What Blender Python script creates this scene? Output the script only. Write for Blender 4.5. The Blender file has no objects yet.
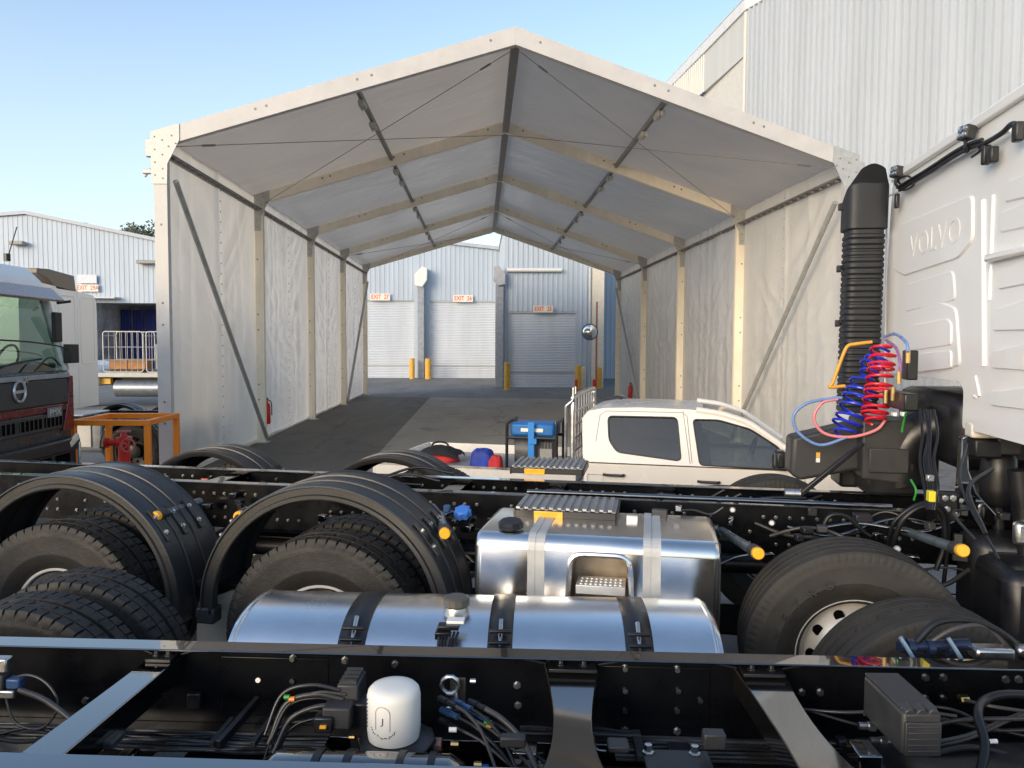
import bpy, bmesh, math, random
from mathutils import Vector, Matrix, noise
from mathutils.geometry import tessellate_polygon
random.seed(7)
S = bpy.context.scene
COL = S.collection
R_ = math.radians
V = Vector

# ------------------------------------------------------------------ camera
CAM = V((0, 0, 2.35)); FPX = 769.0
yaw, pitch, roll = R_(2.3), R_(-3.12), R_(0.3)
fwd = V((math.sin(yaw)*math.cos(pitch), math.cos(yaw)*math.cos(pitch), math.sin(pitch)))
r0 = V((math.cos(yaw), -math.sin(yaw), 0)); u0 = r0.cross(fwd)
CR = r0*math.cos(roll) + u0*math.sin(roll); CU = -r0*math.sin(roll) + u0*math.cos(roll)
cd = bpy.data.cameras.new('camera'); cam = bpy.data.objects.new('camera', cd); COL.objects.link(cam)
cd.sensor_width = 36; cd.lens = FPX/1024*36; cd.clip_start = 0.05; cd.clip_end = 2000
m = Matrix((CR, CU, -fwd)).transposed().to_4x4(); m.translation = CAM
cam.matrix_world = m; S.camera = cam

def ray(px, py): return fwd + CR*((px-512)/FPX) - CU*((py-384)/FPX)
class Frame:            # a local frame: s along a truck, t across it, z up
    def __init__(s, o, deg):
        s.o = V((o[0], o[1], 0)); s.deg = deg; a = R_(deg)
        s.u = V((math.cos(a), math.sin(a), 0)); s.v = V((-math.sin(a), math.cos(a), 0))
    def loc(s, p): d = p - s.o; return V((d.dot(s.u), d.dot(s.v), d.z))
    def t(s, px, py, t):
        r = ray(px, py); k = (s.o + t*s.v - CAM).dot(s.v)/r.dot(s.v); return s.loc(CAM + k*r)
    def s_(s, px, py, q):
        r = ray(px, py); k = (s.o + q*s.u - CAM).dot(s.u)/r.dot(s.u); return s.loc(CAM + k*r)
    def z(s, px, py, z):
        r = ray(px, py); k = (z - CAM.z)/r.z; return s.loc(CAM + k*r)
WF = Frame((0, 0), 0)
F1 = Frame((0, 2.72), -4.9)
F2 = Frame((0, 4.785), -12.5)
FP = Frame((1.0, 7.95), -16)

# ------------------------------------------------------------------ materials
MATS = {}
def nt(name):
    m = bpy.data.materials.new(name); m.use_nodes = True
    t = m.node_tree; return m, t, t.nodes['Principled BSDF'], t.nodes, t.links
def mat(name, col, rough=0.5, metal=0.0, coat=0.0, var=0.15, vscale=6.0, bump=0.0, bscale=60.0, spec=0.5, tint=None, rvar=0.1, stretch=None, trans=0.0, emis=None, ani=0.0):
    if name in MATS: return MATS[name]
    m, t, b, N, L = nt(name)
    b.inputs['Roughness'].default_value = rough; b.inputs['Metallic'].default_value = metal
    b.inputs['Coat Weight'].default_value = coat; b.inputs['Coat Roughness'].default_value = 0.05
    b.inputs['Specular IOR Level'].default_value = spec
    tc = N.new('ShaderNodeTexCoord'); mp = N.new('ShaderNodeMapping'); L.new(tc.outputs['Object'], mp.inputs[0])
    if stretch: mp.inputs['Scale'].default_value = stretch
    n1 = N.new('ShaderNodeTexNoise'); n1.inputs['Scale'].default_value = vscale; n1.inputs['Detail'].default_value = 6; n1.inputs['Roughness'].default_value = 0.65
    L.new(mp.outputs[0], n1.inputs['Vector'])
    cr = N.new('ShaderNodeValToRGB'); L.new(n1.outputs[0], cr.inputs[0])
    c2 = tint or tuple(c*(1-var) for c in col)
    c1 = tuple(min(1, c*(1+var*0.6)) for c in col)
    cr.color_ramp.elements[0].position = 0.32; cr.color_ramp.elements[1].position = 0.68
    cr.color_ramp.elements[0].color = (*c2, 1); cr.color_ramp.elements[1].color = (*c1, 1)
    L.new(cr.outputs[0], b.inputs['Base Color'])
    mr = N.new('ShaderNodeMapRange'); L.new(n1.outputs[0], mr.inputs[0])
    mr.inputs[1].default_value = 0.3; mr.inputs[2].default_value = 0.7
    mr.inputs[3].default_value = max(0.02, rough-rvar); mr.inputs[4].default_value = min(1, rough+rvar)
    L.new(mr.outputs[0], b.inputs['Roughness'])
    if bump:
        n2 = N.new('ShaderNodeTexNoise'); n2.inputs['Scale'].default_value = bscale; n2.inputs['Detail'].default_value = 4
        L.new(mp.outputs[0], n2.inputs['Vector'])
        bp = N.new('ShaderNodeBump'); bp.inputs['Strength'].default_value = bump; bp.inputs['Distance'].default_value = 0.01
        L.new(n2.outputs[0], bp.inputs['Height']); L.new(bp.outputs[0], b.inputs['Normal'])
    if ani: b.inputs['Anisotropic'].default_value = ani
    if emis: b.inputs['Emission Color'].default_value = (*emis[0], 1); b.inputs['Emission Strength'].default_value = emis[1]
    MATS[name] = m; return m
BLACK = mat('black_chassis_paint', (0.003, 0.0032, 0.004), 0.12, coat=1.0, var=0.3, rvar=0.06, vscale=9)
BLACKM = mat('black_satin', (0.012, 0.012, 0.014), 0.38, var=0.4, rvar=0.12)
HOSE = mat('hose_black', (0.008, 0.008, 0.009), 0.42, var=0.3)
HOSEG = mat('hose_grey', (0.05, 0.047, 0.045), 0.35, var=0.3)
PIPE = mat('nylon_pipe', (0.03, 0.027, 0.025), 0.25, var=0.3)
RUBBER = mat('tyre_rubber', (0.019, 0.0185, 0.018), 0.62, var=0.35, vscale=7, bump=0.3, bscale=70, tint=(0.038, 0.033, 0.028), spec=0.35)
RUBBERG = mat('tyre_rubber_dusty', (0.042, 0.039, 0.035), 0.7, var=0.3, vscale=5, bump=0.15, bscale=90, spec=0.3)
BLACKX = mat('black_paint_dulled', (0.010, 0.009, 0.008), 0.10, coat=1.0, var=0.3, rvar=0.04, vscale=9); BLACKX.node_tree.nodes['Principled BSDF'].inputs['Coat IOR'].default_value = 1.75  # chassis paint again, browned and dulled for the tent's dark reflection
GUARD = mat('mudguard_plastic', (0.020, 0.021, 0.023), 0.36, var=0.3, vscale=7, bump=0.12, bscale=180, rvar=0.08, tint=(0.03, 0.028, 0.026))
PLAST = mat('dark_plastic', (0.035, 0.035, 0.036), 0.5, var=0.2, bump=0.1, bscale=200)
PLASTB = mat('intake_plastic', (0.016, 0.018, 0.022), 0.5, var=0.3, bump=0.1, bscale=150)
BLACK.node_tree.nodes['Principled BSDF'].inputs['Coat IOR'].default_value = 2.4; BLACK.node_tree.nodes['Principled BSDF'].inputs['Coat Roughness'].default_value = 0.015
ALU = mat('polished_aluminium', (0.80, 0.78, 0.75), 0.20, metal=1, var=0.08, vscale=3, rvar=0.05, bump=0.035, bscale=3, stretch=(1, 1, 1))
ALUB = mat('brushed_aluminium', (0.82, 0.82, 0.82), 0.24, metal=1, var=0.06, vscale=3, rvar=0.05, bump=0.02, bscale=8)
ALUT = mat('cast_aluminium', (0.55, 0.54, 0.53), 0.35, metal=1, var=0.2, bump=0.1)
STRAP = mat('strap_steel', (0.50, 0.50, 0.49), 0.5, metal=0.25, var=0.15)
STEEL = mat('zinc_steel', (0.6, 0.6, 0.6), 0.3, metal=1, var=0.2)
BRASS = mat('brass', (0.75, 0.5, 0.2), 0.3, metal=1, var=0.2)
BOLT = mat('bolt_zinc', (0.35, 0.35, 0.35), 0.3, metal=1, var=0.3)
AMBER = mat('amber_lens', (0.9, 0.42, 0.02), 0.25, var=0.1, coat=0.5, emis=((1, 0.45, 0.02), 0.12))
ORANGE = mat('orange_paint', (1.0, 0.27, 0.02), 0.35, var=0.05)
YELLOW = mat('yellow_paint', (0.75, 0.42, 0.06), 0.5, var=0.25)
RED = mat('red_paint', (0.62, 0.02, 0.015), 0.35, var=0.15)
DRED = mat('dark_red_paint', (0.16, 0.008, 0.012), 0.25, coat=0.5, var=0.1)
BLUE = mat('blue_plastic', (0.02, 0.12, 0.55), 0.4, var=0.15)
BLUEC = mat('blue_coil', (0.015, 0.035, 0.55), 0.25, var=0.1)
REDC = mat('red_coil', (0.70, 0.012, 0.03), 0.25, var=0.1)
PINKC = mat('pink_hose', (0.75, 0.25, 0.27), 0.3, var=0.1)
LBLUEC = mat('light_blue_hose', (0.16, 0.27, 0.55), 0.3, var=0.1)
GREEN = mat('green_hose', (0.03, 0.28, 0.04), 0.4, var=0.1)
WHITE = mat('white_paint', (0.78, 0.77, 0.74), 0.3, coat=0.3, var=0.04, vscale=2)
CABW = mat('cab_white_paint', (0.89, 0.875, 0.84), 0.30, coat=0.3, var=0.02, vscale=1.2, rvar=0.03)
UTEW = mat('ute_white_paint', (0.80, 0.74, 0.66), 0.28, coat=0.5, var=0.04, vscale=1.5)
CREAM = mat('cream_paint', (0.72, 0.68, 0.60), 0.5, var=0.1)
FILTER = mat('filter_white', (0.78, 0.76, 0.70), 0.35, var=0.05, vscale=3)
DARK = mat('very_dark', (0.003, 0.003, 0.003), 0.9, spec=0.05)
BLACKW = mat('black_web_paint', (0.004, 0.0045, 0.006), 0.3, var=0.5, vscale=4, spec=0.25)
INK = mat('navy_ink', (0.03, 0.04, 0.10), 0.6)
TFRAME = mat('tent_frame_aluminium', (0.92, 0.83, 0.68), 0.48, metal=0.0, var=0.10, vscale=3, stretch=(1, 1, 0.4))  # inner frames: warm light painted into a paler, creamier copy of the aluminium
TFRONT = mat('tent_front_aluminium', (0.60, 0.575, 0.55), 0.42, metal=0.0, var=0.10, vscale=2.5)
TDARK = mat('tent_purlin_grey', (0.26, 0.25, 0.24), 0.5, metal=0.3, var=0.2)
GALV = mat('galvanised_plate', (0.50, 0.50, 0.48), 0.5, metal=0.3, var=0.16, vscale=12)
REDINK = mat('red_sign_ink', (0.75, 0.10, 0.05), 0.5, var=0.1)
SIGNW = mat('sign_white', (0.80, 0.76, 0.66), 0.5, var=0.05)
CURTAIN = mat('blue_curtain', (0.02, 0.03, 0.17), 0.6, var=0.3)
CARDB = mat('brown_carton', (0.45, 0.22, 0.09), 0.8, var=0.3)
FABRED = mat('red_fabric', (0.55, 0.03, 0.03), 0.8, var=0.3)
FABBLK = mat('black_fabric', (0.012, 0.012, 0.013), 0.85, var=0.3)
FABBLU = mat('blue_fabric', (0.02, 0.05, 0.33), 0.7, var=0.4)
SEAT = mat('seat_fabric', (0.05, 0.047, 0.043), 0.9, var=0.3)
BARK = mat('bark', (0.10, 0.07, 0.05), 0.9, var=0.3)
LEAF = mat('leaf_green', (0.13, 0.15, 0.10), 0.7, var=0.5, vscale=1.2)

def mat_fabric(name, col, rough, transl, bstr, wscale=(1, 1, 1)):
    m, t, b, N, L = nt(name)
    b.inputs['Roughness'].default_value = rough
    tc = N.new('ShaderNodeTexCoord'); mp = N.new('ShaderNodeMapping'); mp.inputs['Scale'].default_value = wscale
    L.new(tc.outputs['Object'], mp.inputs[0])
    n1 = N.new('ShaderNodeTexNoise'); n1.inputs['Scale'].default_value = 0.9; n1.inputs['Detail'].default_value = 5; n1.inputs['Distortion'].default_value = 0.8
    L.new(mp.outputs[0], n1.inputs['Vector'])
    cr = N.new('ShaderNodeValToRGB'); cr.color_ramp.elements[0].position = 0.3; cr.color_ramp.elements[1].position = 0.7
    cr.color_ramp.elements[0].color = (*[c*0.94 for c in col], 1); cr.color_ramp.elements[1].color = (*[c*1.03 for c in col], 1)
    L.new(n1.outputs[0], cr.inputs[0]); L.new(cr.outputs[0], b.inputs['Base Color'])
    # crumpled sheet: warped voronoi facets at three scales
    mx = None
    nw = N.new('ShaderNodeTexNoise'); nw.inputs['Scale'].default_value = 1.4; nw.inputs['Detail'].default_value = 3; L.new(mp.outputs[0], nw.inputs['Vector'])
    vm = N.new('ShaderNodeVectorMath'); vm.operation = 'MULTIPLY_ADD'; vm.inputs[1].default_value = (0.9, 0.9, 0.9); L.new(nw.outputs['Color'], vm.inputs[0]); L.new(mp.outputs[0], vm.inputs[2])
    for sc, w in ((1.6, 1.0), (4.0, 0.45), (9.0, 0.2)):
        n = N.new('ShaderNodeTexVoronoi'); n.inputs['Scale'].default_value = sc; L.new(vm.outputs[0], n.inputs['Vector'])
        q = N.new('ShaderNodeMath'); q.operation = 'MULTIPLY'; q.inputs[1].default_value = w; L.new(n.outputs['Distance'], q.inputs[0])
        if mx is None: mx = q
        else:
            s = N.new('ShaderNodeMath'); s.operation = 'ADD'; L.new(mx.outputs[0], s.inputs[0]); L.new(q.outputs[0], s.inputs[1]); mx = s
    bp = N.new('ShaderNodeBump'); bp.inputs['Strength'].default_value = bstr; bp.inputs['Distance'].default_value = 0.08
    L.new(mx.outputs[0], bp.inputs['Height']); L.new(bp.outputs[0], b.inputs['Normal'])
    tr = N.new('ShaderNodeBsdfTranslucent'); L.new(cr.outputs[0], tr.inputs[0]); L.new(bp.outputs[0], tr.inputs['Normal'])
    ms = N.new('ShaderNodeMixShader'); ms.inputs[0].default_value = transl
    out = N['Material Output']; L.new(b.outputs[0], ms.inputs[1]); L.new(tr.outputs[0], ms.inputs[2]); L.new(ms.outputs[0], out.inputs[0])
    MATS[name] = m; return m
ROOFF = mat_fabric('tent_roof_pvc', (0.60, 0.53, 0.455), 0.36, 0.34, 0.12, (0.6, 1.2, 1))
ROOFB = mat_fabric('tent_roof_pvc_shaded', (0.53, 0.51, 0.48), 0.28, 0.30, 0.20, (0.6, 1.2, 1))  # same roof sheet, deeper shade of the rear bays painted darker and cooler
WALLB = mat_fabric('tent_wall_pvc_shaded', (0.74, 0.735, 0.73), 0.24, 0.40, 0.30, (1, 1.0, 0.8))  # same wall sheet, cooler rear light painted in; also glossier and more crumpled
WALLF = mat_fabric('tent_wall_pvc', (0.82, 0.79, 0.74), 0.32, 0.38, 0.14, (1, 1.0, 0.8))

def mat_clad(name, col, rough=0.45):
    m, t, b, N, L = nt(name)
    b.inputs['Roughness'].default_value = rough
    tc = N.new('ShaderNodeTexCoord'); mp = N.new('ShaderNodeMapping'); mp.inputs['Scale'].default_value = (1.3, 1.3, 0.15); L.new(tc.outputs['Object'], mp.inputs[0])
    n1 = N.new('ShaderNodeTexNoise'); n1.inputs['Scale'].default_value = 1.2; n1.inputs['Detail'].default_value = 8; L.new(mp.outputs[0], n1.inputs['Vector'])
    cr = N.new('ShaderNodeValToRGB'); cr.color_ramp.elements[0].position = 0.25; cr.color_ramp.elements[1].position = 0.7
    cr.color_ramp.elements[0].color = (*[c*0.86 for c in col], 1); cr.color_ramp.elements[1].color = (*col, 1)
    L.new(n1.outputs[0], cr.inputs[0]); L.new(cr.outputs[0], b.inputs['Base Color'])
    MATS[name] = m; return m
CLADB = mat_clad('clad_blue_white', (0.46, 0.54, 0.64))
CLADW = mat_clad('clad_white', (0.52, 0.56, 0.61), 0.35)
CLADC = mat_clad('clad_cream', (0.66, 0.65, 0.60))
ROLL = mat_clad('roller_door_paint', (0.62, 0.67, 0.74), 0.5)

def mat_asphalt(name, col, patch, dust=0.5):
    m, t, b, N, L = nt(name)
    tc = N.new('ShaderNodeTexCoord')
    n1 = N.new('ShaderNodeTexNoise'); n1.inputs['Scale'].default_value = 0.35; n1.inputs['Detail'].default_value = 8; n1.inputs['Roughness'].default_value = 0.6
    n2 = N.new('ShaderNodeTexNoise'); n2.inputs['Scale'].default_value = 60; n2.inputs['Detail'].default_value = 3
    mp = N.new('ShaderNodeMapping'); mp.inputs['Scale'].default_value = (2.2, 0.5, 1)
    L.new(tc.outputs['Object'], mp.inputs[0]); L.new(mp.outputs[0], n1.inputs['Vector']); L.new(tc.outputs['Object'], n2.inputs['Vector'])
    cr = N.new('ShaderNodeValToRGB'); cr.color_ramp.elements[0].position = 0.35; cr.color_ramp.elements[1].position = 0.68
    cr.color_ramp.elements[0].color = (*col, 1); cr.color_ramp.elements[1].color = (*patch, 1); L.new(n1.outputs[0], cr.inputs[0])
    vo = N.new('ShaderNodeTexVoronoi'); vo.feature = 'DISTANCE_TO_EDGE'; vo.inputs['Scale'].default_value = 0.28
    nw = N.new('ShaderNodeTexNoise'); nw.inputs['Scale'].default_value = 1.5; nw.inputs['Detail'].default_value = 5; L.new(tc.outputs['Object'], nw.inputs['Vector'])
    vm = N.new('ShaderNodeVectorMath'); vm.operation = 'MULTIPLY_ADD'; vm.inputs[1].default_value = (0.8, 0.8, 0.8); L.new(nw.outputs['Color'], vm.inputs[0]); L.new(tc.outputs['Object'], vm.inputs[2]); L.new(vm.outputs[0], vo.inputs['Vector'])
    ck = N.new('ShaderNodeMapRange'); L.new(vo.outputs['Distance'], ck.inputs[0]); ck.inputs[2].default_value = 0.012; ck.inputs[3].default_value = 0.62; ck.inputs[4].default_value = 1.0
    st = N.new('ShaderNodeTexNoise'); st.inputs['Scale'].default_value = 0.9; st.inputs['Detail'].default_value = 3; L.new(tc.outputs['Object'], st.inputs['Vector'])
    sr = N.new('ShaderNodeMapRange'); L.new(st.outputs[0], sr.inputs[0]); sr.inputs[1].default_value = 0.60; sr.inputs[2].default_value = 0.72; sr.inputs[3].default_value = 1.0; sr.inputs[4].default_value = 0.62
    cm = N.new('ShaderNodeMath'); cm.operation = 'MULTIPLY'; L.new(ck.outputs[0], cm.inputs[0]); L.new(sr.outputs[0], cm.inputs[1])
    m0 = N.new('ShaderNodeMixRGB'); m0.blend_type = 'MULTIPLY'; m0.inputs[0].default_value = 1.0; L.new(cr.outputs[0], m0.inputs[1]); L.new(cm.outputs[0], m0.inputs[2]); cr = m0
    mx = N.new('ShaderNodeMixRGB'); mx.blend_type = 'MULTIPLY'; mx.inputs[0].default_value = dust
    c2 = N.new('ShaderNodeValToRGB'); c2.color_ramp.elements[0].position = 0.35; c2.color_ramp.elements[0].color = (0.55, 0.55, 0.55, 1); L.new(n2.outputs[0], c2.inputs[0])
    L.new(cr.outputs[0], mx.inputs[1]); L.new(c2.outputs[0], mx.inputs[2]); L.new(mx.outputs[0], b.inputs['Base Color'])
    b.inputs['Roughness'].default_value = 0.8
    bp = N.new('ShaderNodeBump'); bp.inputs['Strength'].default_value = 0.3; bp.inputs['Distance'].default_value = 0.005
    L.new(n2.outputs[0], bp.inputs['Height']); L.new(bp.outputs[0], b.inputs['Normal'])
    MATS[name] = m; return m
ASPH = mat_asphalt('asphalt', (0.20, 0.198, 0.195), (0.28, 0.27, 0.26))
ASPHD = mat_asphalt('asphalt_dark', (0.11, 0.105, 0.097), (0.20, 0.18, 0.155))
CONC = mat_asphalt('worn_concrete', (0.34, 0.31, 0.27), (0.44, 0.40, 0.35))

def mat_glass(name, col=(0.5, 0.55, 0.52), tr=0.7, refl=1.1):
    m, t, b, N, L = nt(name)
    N.remove(b); out = N['Material Output']
    g = N.new('ShaderNodeBsdfGlossy'); g.inputs['Roughness'].default_value = 0.02
    tp = N.new('ShaderNodeBsdfTransparent'); tp.inputs[0].default_value = (*[c*tr for c in col], 1)
    fr = N.new('ShaderNodeFresnel'); fr.inputs[0].default_value = 1.6
    mu = N.new('ShaderNodeMath'); mu.operation = 'MULTIPLY_ADD'; mu.inputs[1].default_value = refl; mu.inputs[2].default_value = 0.02; L.new(fr.outputs[0], mu.inputs[0])
    ms = N.new('ShaderNodeMixShader'); L.new(mu.outputs[0], ms.inputs[0]); L.new(tp.outputs[0], ms.inputs[1]); L.new(g.outputs[0], ms.inputs[2]); L.new(ms.outputs[0], out.inputs[0])
    MATS[name] = m; return m
GLASS = mat_glass('cab_glass', (0.40, 0.45, 0.43), 0.75)
GLASSD = mat_glass('tinted_glass', (0.22, 0.30, 0.30), 0.7)
MIRROR = mat('mirror', (0.8, 0.82, 0.84), 0.04, metal=1, var=0.02, rvar=0.01)

# ------------------------------------------------------------------ mesh builder
class MB:
    def __init__(s): s.v = []; s.f = []; s.mi = []; s.cur = 0
    def add(s, vs, fs):
        o = len(s.v); s.v += [tuple(x) for x in vs]; s.f += [tuple(i+o for i in f) for f in fs]; s.mi += [s.cur]*len(fs); return s
    def box(s, c, d, rot=None):
        x, y, z = d[0]/2, d[1]/2, d[2]/2
        vs = [V((i*x, j*y, k*z)) for i in (-1, 1) for j in (-1, 1) for k in (-1, 1)]
        if rot is not None: vs = [rot @ p for p in vs]
        vs = [p + V(c) for p in vs]
        return s.add(vs, [(0, 1, 3, 2), (4, 6, 7, 5), (0, 4, 5, 1), (2, 3, 7, 6), (0, 2, 6, 4), (1, 5, 7, 3)])
    def b2(s, a, b): return s.box([(a[i]+b[i])/2 for i in range(3)], [abs(a[i]-b[i]) for i in range(3)])
    def bar(s, a, b, w, h, up=V((0, 0, 1))):
        a = V(a); b = V(b); d = (b-a); l = d.length; d.normalize(); sd = d.cross(up)
        if sd.length < 1e-4: sd = V((1, 0, 0))
        sd.normalize(); u = sd.cross(d)
        return s.box((a+b)/2, (l, w, h), Matrix((d, sd, u)).transposed())
    def tube(s, pts, r, seg=8, caps=True, closed=False):
        pts = [V(p) for p in pts]; n = len(pts); rs = r if isinstance(r, (list, tuple)) else [r]*n
        vs = []; prev = None
        for i, p in enumerate(pts):
            if closed: d = pts[(i+1) % n] - pts[i-1]
            else: d = pts[min(i+1, n-1)] - pts[max(i-1, 0)]
            if d.length < 1e-9: d = V((0, 0, 1))
            d.normalize()
            if prev is None:
                a = V((0, 0, 1)) if abs(d.z) < 0.9 else V((1, 0, 0)); a = (a - d*a.dot(d)).normalized()
            else:
                a = prev - d*prev.dot(d)
                a = a.normalized() if a.length > 1e-6 else V((1, 0, 0))
            prev = a; b = d.cross(a)
            vs += [p + (a*math.cos(2*math.pi*k/seg) + b*math.sin(2*math.pi*k/seg))*rs[i] for k in range(seg)]
        fs = []
        for i in range(n if closed else n-1):
            j = (i+1) % n
            fs += [(i*seg+k, i*seg+(k+1) % seg, j*seg+(k+1) % seg, j*seg+k) for k in range(seg)]
        if caps and not closed: fs += [tuple(range(seg))[::-1], tuple((n-1)*seg+k for k in range(seg))]
        return s.add(vs, fs)
    def cyl(s, a, b, r, r2=None, seg=20): return s.tube([a, b], [r, r if r2 is None else r2], seg)
    def lathe(s, prof, o, axis, seg=32, ref=None, close=False):
        ax = V(axis).normalized(); a = V(ref) if ref else (V((0, 0, 1)) if abs(ax.z) < 0.9 else V((1, 0, 0)))
        a = (a - ax*a.dot(ax)).normalized(); b = ax.cross(a); o = V(o); vs = []
        for h, r in prof: vs += [o + ax*h + (a*math.cos(2*math.pi*k/seg)+b*math.sin(2*math.pi*k/seg))*r for k in range(seg)]
        n = len(prof)
        return s.add(vs, [(i*seg+k, i*seg+(k+1) % seg, ((i+1) % n)*seg+(k+1) % seg, ((i+1) % n)*seg+k) for i in range(n if close else n-1) for k in range(seg)])
    def prism(s, poly, fn, d0, d1):       # poly of (a,b); fn(a,b,d) -> point
        n = len(poly); vs = [fn(a, b, d0) for a, b in poly] + [fn(a, b, d1) for a, b in poly]
        tri = tessellate_polygon([[V((a, b, 0)) for a, b in poly]])
        fs = [tuple(t) for t in tri] + [tuple(i+n for i in t)[::-1] for t in tri] + [(i, (i+1) % n, (i+1) % n+n, i+n) for i in range(n)]
        return s.add(vs, fs)
    def plate(s, loops, fn):              # outer loop and holes, one sheet
        tri = tessellate_polygon([[V((a, b, 0)) for a, b in l] for l in loops]); pts = [p for l in loops for p in l]
        return s.add([fn(a, b) for a, b in pts], [tuple(t) for t in tri])
    def grid(s, fn, nu, nv):
        vs = [fn(i/nu, j/nv) for i in range(nu+1) for j in range(nv+1)]
        return s.add(vs, [(i*(nv+1)+j, (i+1)*(nv+1)+j, (i+1)*(nv+1)+j+1, i*(nv+1)+j+1) for i in range(nu) for j in range(nv)])
    def build(s, name, mats, parent=None, bev=0, smooth=35, loc=None, seg=2, fixn=True):
        me = bpy.data.meshes.new(name); me.from_pydata(s.v, [], s.f)
        for mm in (mats if isinstance(mats, (list, tuple)) else [mats]): me.materials.append(mm)
        me.polygons.foreach_set('material_index', s.mi)
        if fixn:
            bm = bmesh.new(); bm.from_mesh(me); bmesh.ops.recalc_face_normals(bm, faces=bm.faces); bm.to_mesh(me); bm.free()
        me.update()
        if smooth:
            me.shade_smooth(); me.set_sharp_from_angle(angle=R_(smooth))
        o = bpy.data.objects.new(name, me); COL.objects.link(o)
        if parent: o.parent = parent
        if loc: o.location = loc
        if bev:
            b = o.modifiers.new('bevel', 'BEVEL'); b.width = bev; b.segments = seg; b.limit_method = 'ANGLE'; b.angle_limit = R_(40); b.harden_normals = False
        return o
def tag(o, label=None, cat=None, group=None, kind=None):
    if label: o['label'] = label
    if cat: o['category'] = cat
    if group: o['group'] = group
    if kind: o['kind'] = kind
    return o
def empty(name, loc, rz, label, cat, group=None):
    o = bpy.data.objects.new(name, None); COL.objects.link(o); o.location = loc; o.rotation_euler = (0, 0, rz); o.empty_display_size = 0.2
    return tag(o, label, cat, group)
def copy_tree(o, parent=None):
    c = o.copy(); COL.objects.link(c)
    if parent: c.parent = parent
    for ch in [x for x in bpy.data.objects if x.parent == o and x is not c]: copy_tree(ch, c)
    return c
def spline(pts, n=8):
    pts = [V(p) for p in pts]; P = [2*pts[0]-pts[1]] + pts + [2*pts[-1]-pts[-2]]; out = []
    for i in range(1, len(P)-2):
        for k in range(n):
            t = k/n; a, b, c, d = P[i-1], P[i], P[i+1], P[i+2]
            out.append(0.5*((2*b) + (c-a)*t + (2*a-5*b+4*c-d)*t*t + (3*b-a-3*c+d)*t*t*t))
    out.append(pts[-1]); return out
def rrect(a0, b0, a1, b1, r, n=5):
    out = []
    for (ca, cb, st) in ((a1-r, b1-r, 0), (a0+r, b1-r, 90), (a0+r, b0+r, 180), (a1-r, b0+r, 270)):
        for k in range(n+1):
            an = R_(st + 90*k/n); out.append((ca+r*math.cos(an), cb+r*math.sin(an)))
    return out
def rpoly(pts, r, n=4):               # round a polygon's corners
    out = []; m = len(pts)
    for i in range(m):
        p = V((*pts[i], 0)); a = V((*pts[i-1], 0)); b = V((*pts[(i+1) % m], 0))
        rr = r[i] if isinstance(r, (list, tuple)) else r
        rr = min(rr, (a-p).length*0.45, (b-p).length*0.45)
        pa = p + (a-p).normalized()*rr; pb = p + (b-p).normalized()*rr
        for k in range(n+1):
            t = k/n; q = pa*(1-t)**2 + p*2*t*(1-t) + pb*t*t; out.append((q.x, q.y))
    return out
def text_mesh(txt, size, fn, ext=0.0, bold=0.0, sx=1.0, sp=1.0):
    c = bpy.data.curves.new('lettering', 'FONT'); c.body = txt; c.size = size; c.align_x = 'CENTER'; c.align_y = 'CENTER'; c.extrude = ext; c.offset = bold; c.space_character = sp
    o = bpy.data.objects.new('lettering', c); COL.objects.link(o)
    dg = bpy.context.evaluated_depsgraph_get(); me = bpy.data.meshes.new_from_object(o.evaluated_get(dg))
    mb = MB(); mb.add([fn(v.co.x*sx, v.co.y, v.co.z) for v in me.vertices], [tuple(p.vertices) for p in me.polygons])
    bpy.data.objects.remove(o); bpy.data.curves.remove(c); bpy.data.meshes.remove(me); return mb
def hose(pts, r, m, parent, name='hose', n=8, seg=8):
    return MB().tube(spline(pts, n), r, seg).build(name, m, parent, smooth=60, fixn=False)
def bolts(mb, pts, ax, r=0.012, h=0.012):
    ax = V(ax).normalized()
    for p in pts: mb.lathe([(0, r*1.5), (h*0.25, r*1.5), (h*0.25, r), (h, r), (h*1.02, 0.0005)], p, ax, 6)

# ------------------------------------------------------------------ world, sun
w = bpy.data.worlds.new('World'); S.world = w; w.use_nodes = True
N, L = w.node_tree.nodes, w.node_tree.links
sky = N.new('ShaderNodeTexSky'); sky.sky_type = 'NISHITA'; sky.sun_disc = False
SUN_EL, SUN_AZ = R_(15), R_(218)
sky.sun_elevation = SUN_EL; sky.sun_rotation = SUN_AZ; sky.air_density = 0.9; sky.dust_density = 1.2; sky.ozone_density = 1.0
tcw = N.new('ShaderNodeTexCoord'); sx = N.new('ShaderNodeSeparateXYZ'); L.new(tcw.outputs['Generated'], sx.inputs[0])
hr = N.new('ShaderNodeMapRange'); L.new(sx.outputs[2], hr.inputs[0]); hr.inputs[1].default_value = 0.0; hr.inputs[2].default_value = 0.42; hr.inputs[3].default_value = 0.72; hr.inputs[4].default_value = 0.0
cn = N.new('ShaderNodeTexNoise'); cn.inputs['Scale'].default_value = 1.6; cn.inputs['Detail'].default_value = 3; L.new(tcw.outputs['Generated'], cn.inputs['Vector'])
ca = N.new('ShaderNodeMath'); ca.operation = 'MULTIPLY_ADD'; ca.inputs[1].default_value = 0.22; L.new(cn.outputs[0], ca.inputs[0]); cb = N.new('ShaderNodeMath'); cb.operation = 'SUBTRACT'; cb.inputs[1].default_value = 0.10; L.new(hr.outputs[0], cb.inputs[0]); L.new(cb.outputs[0], ca.inputs[2])
hm = N.new('ShaderNodeMixRGB'); L.new(ca.outputs[0], hm.inputs[0]); L.new(sky.outputs[0], hm.inputs[1]); hm.inputs[2].default_value = (2.5, 2.75, 2.75, 1)
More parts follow.
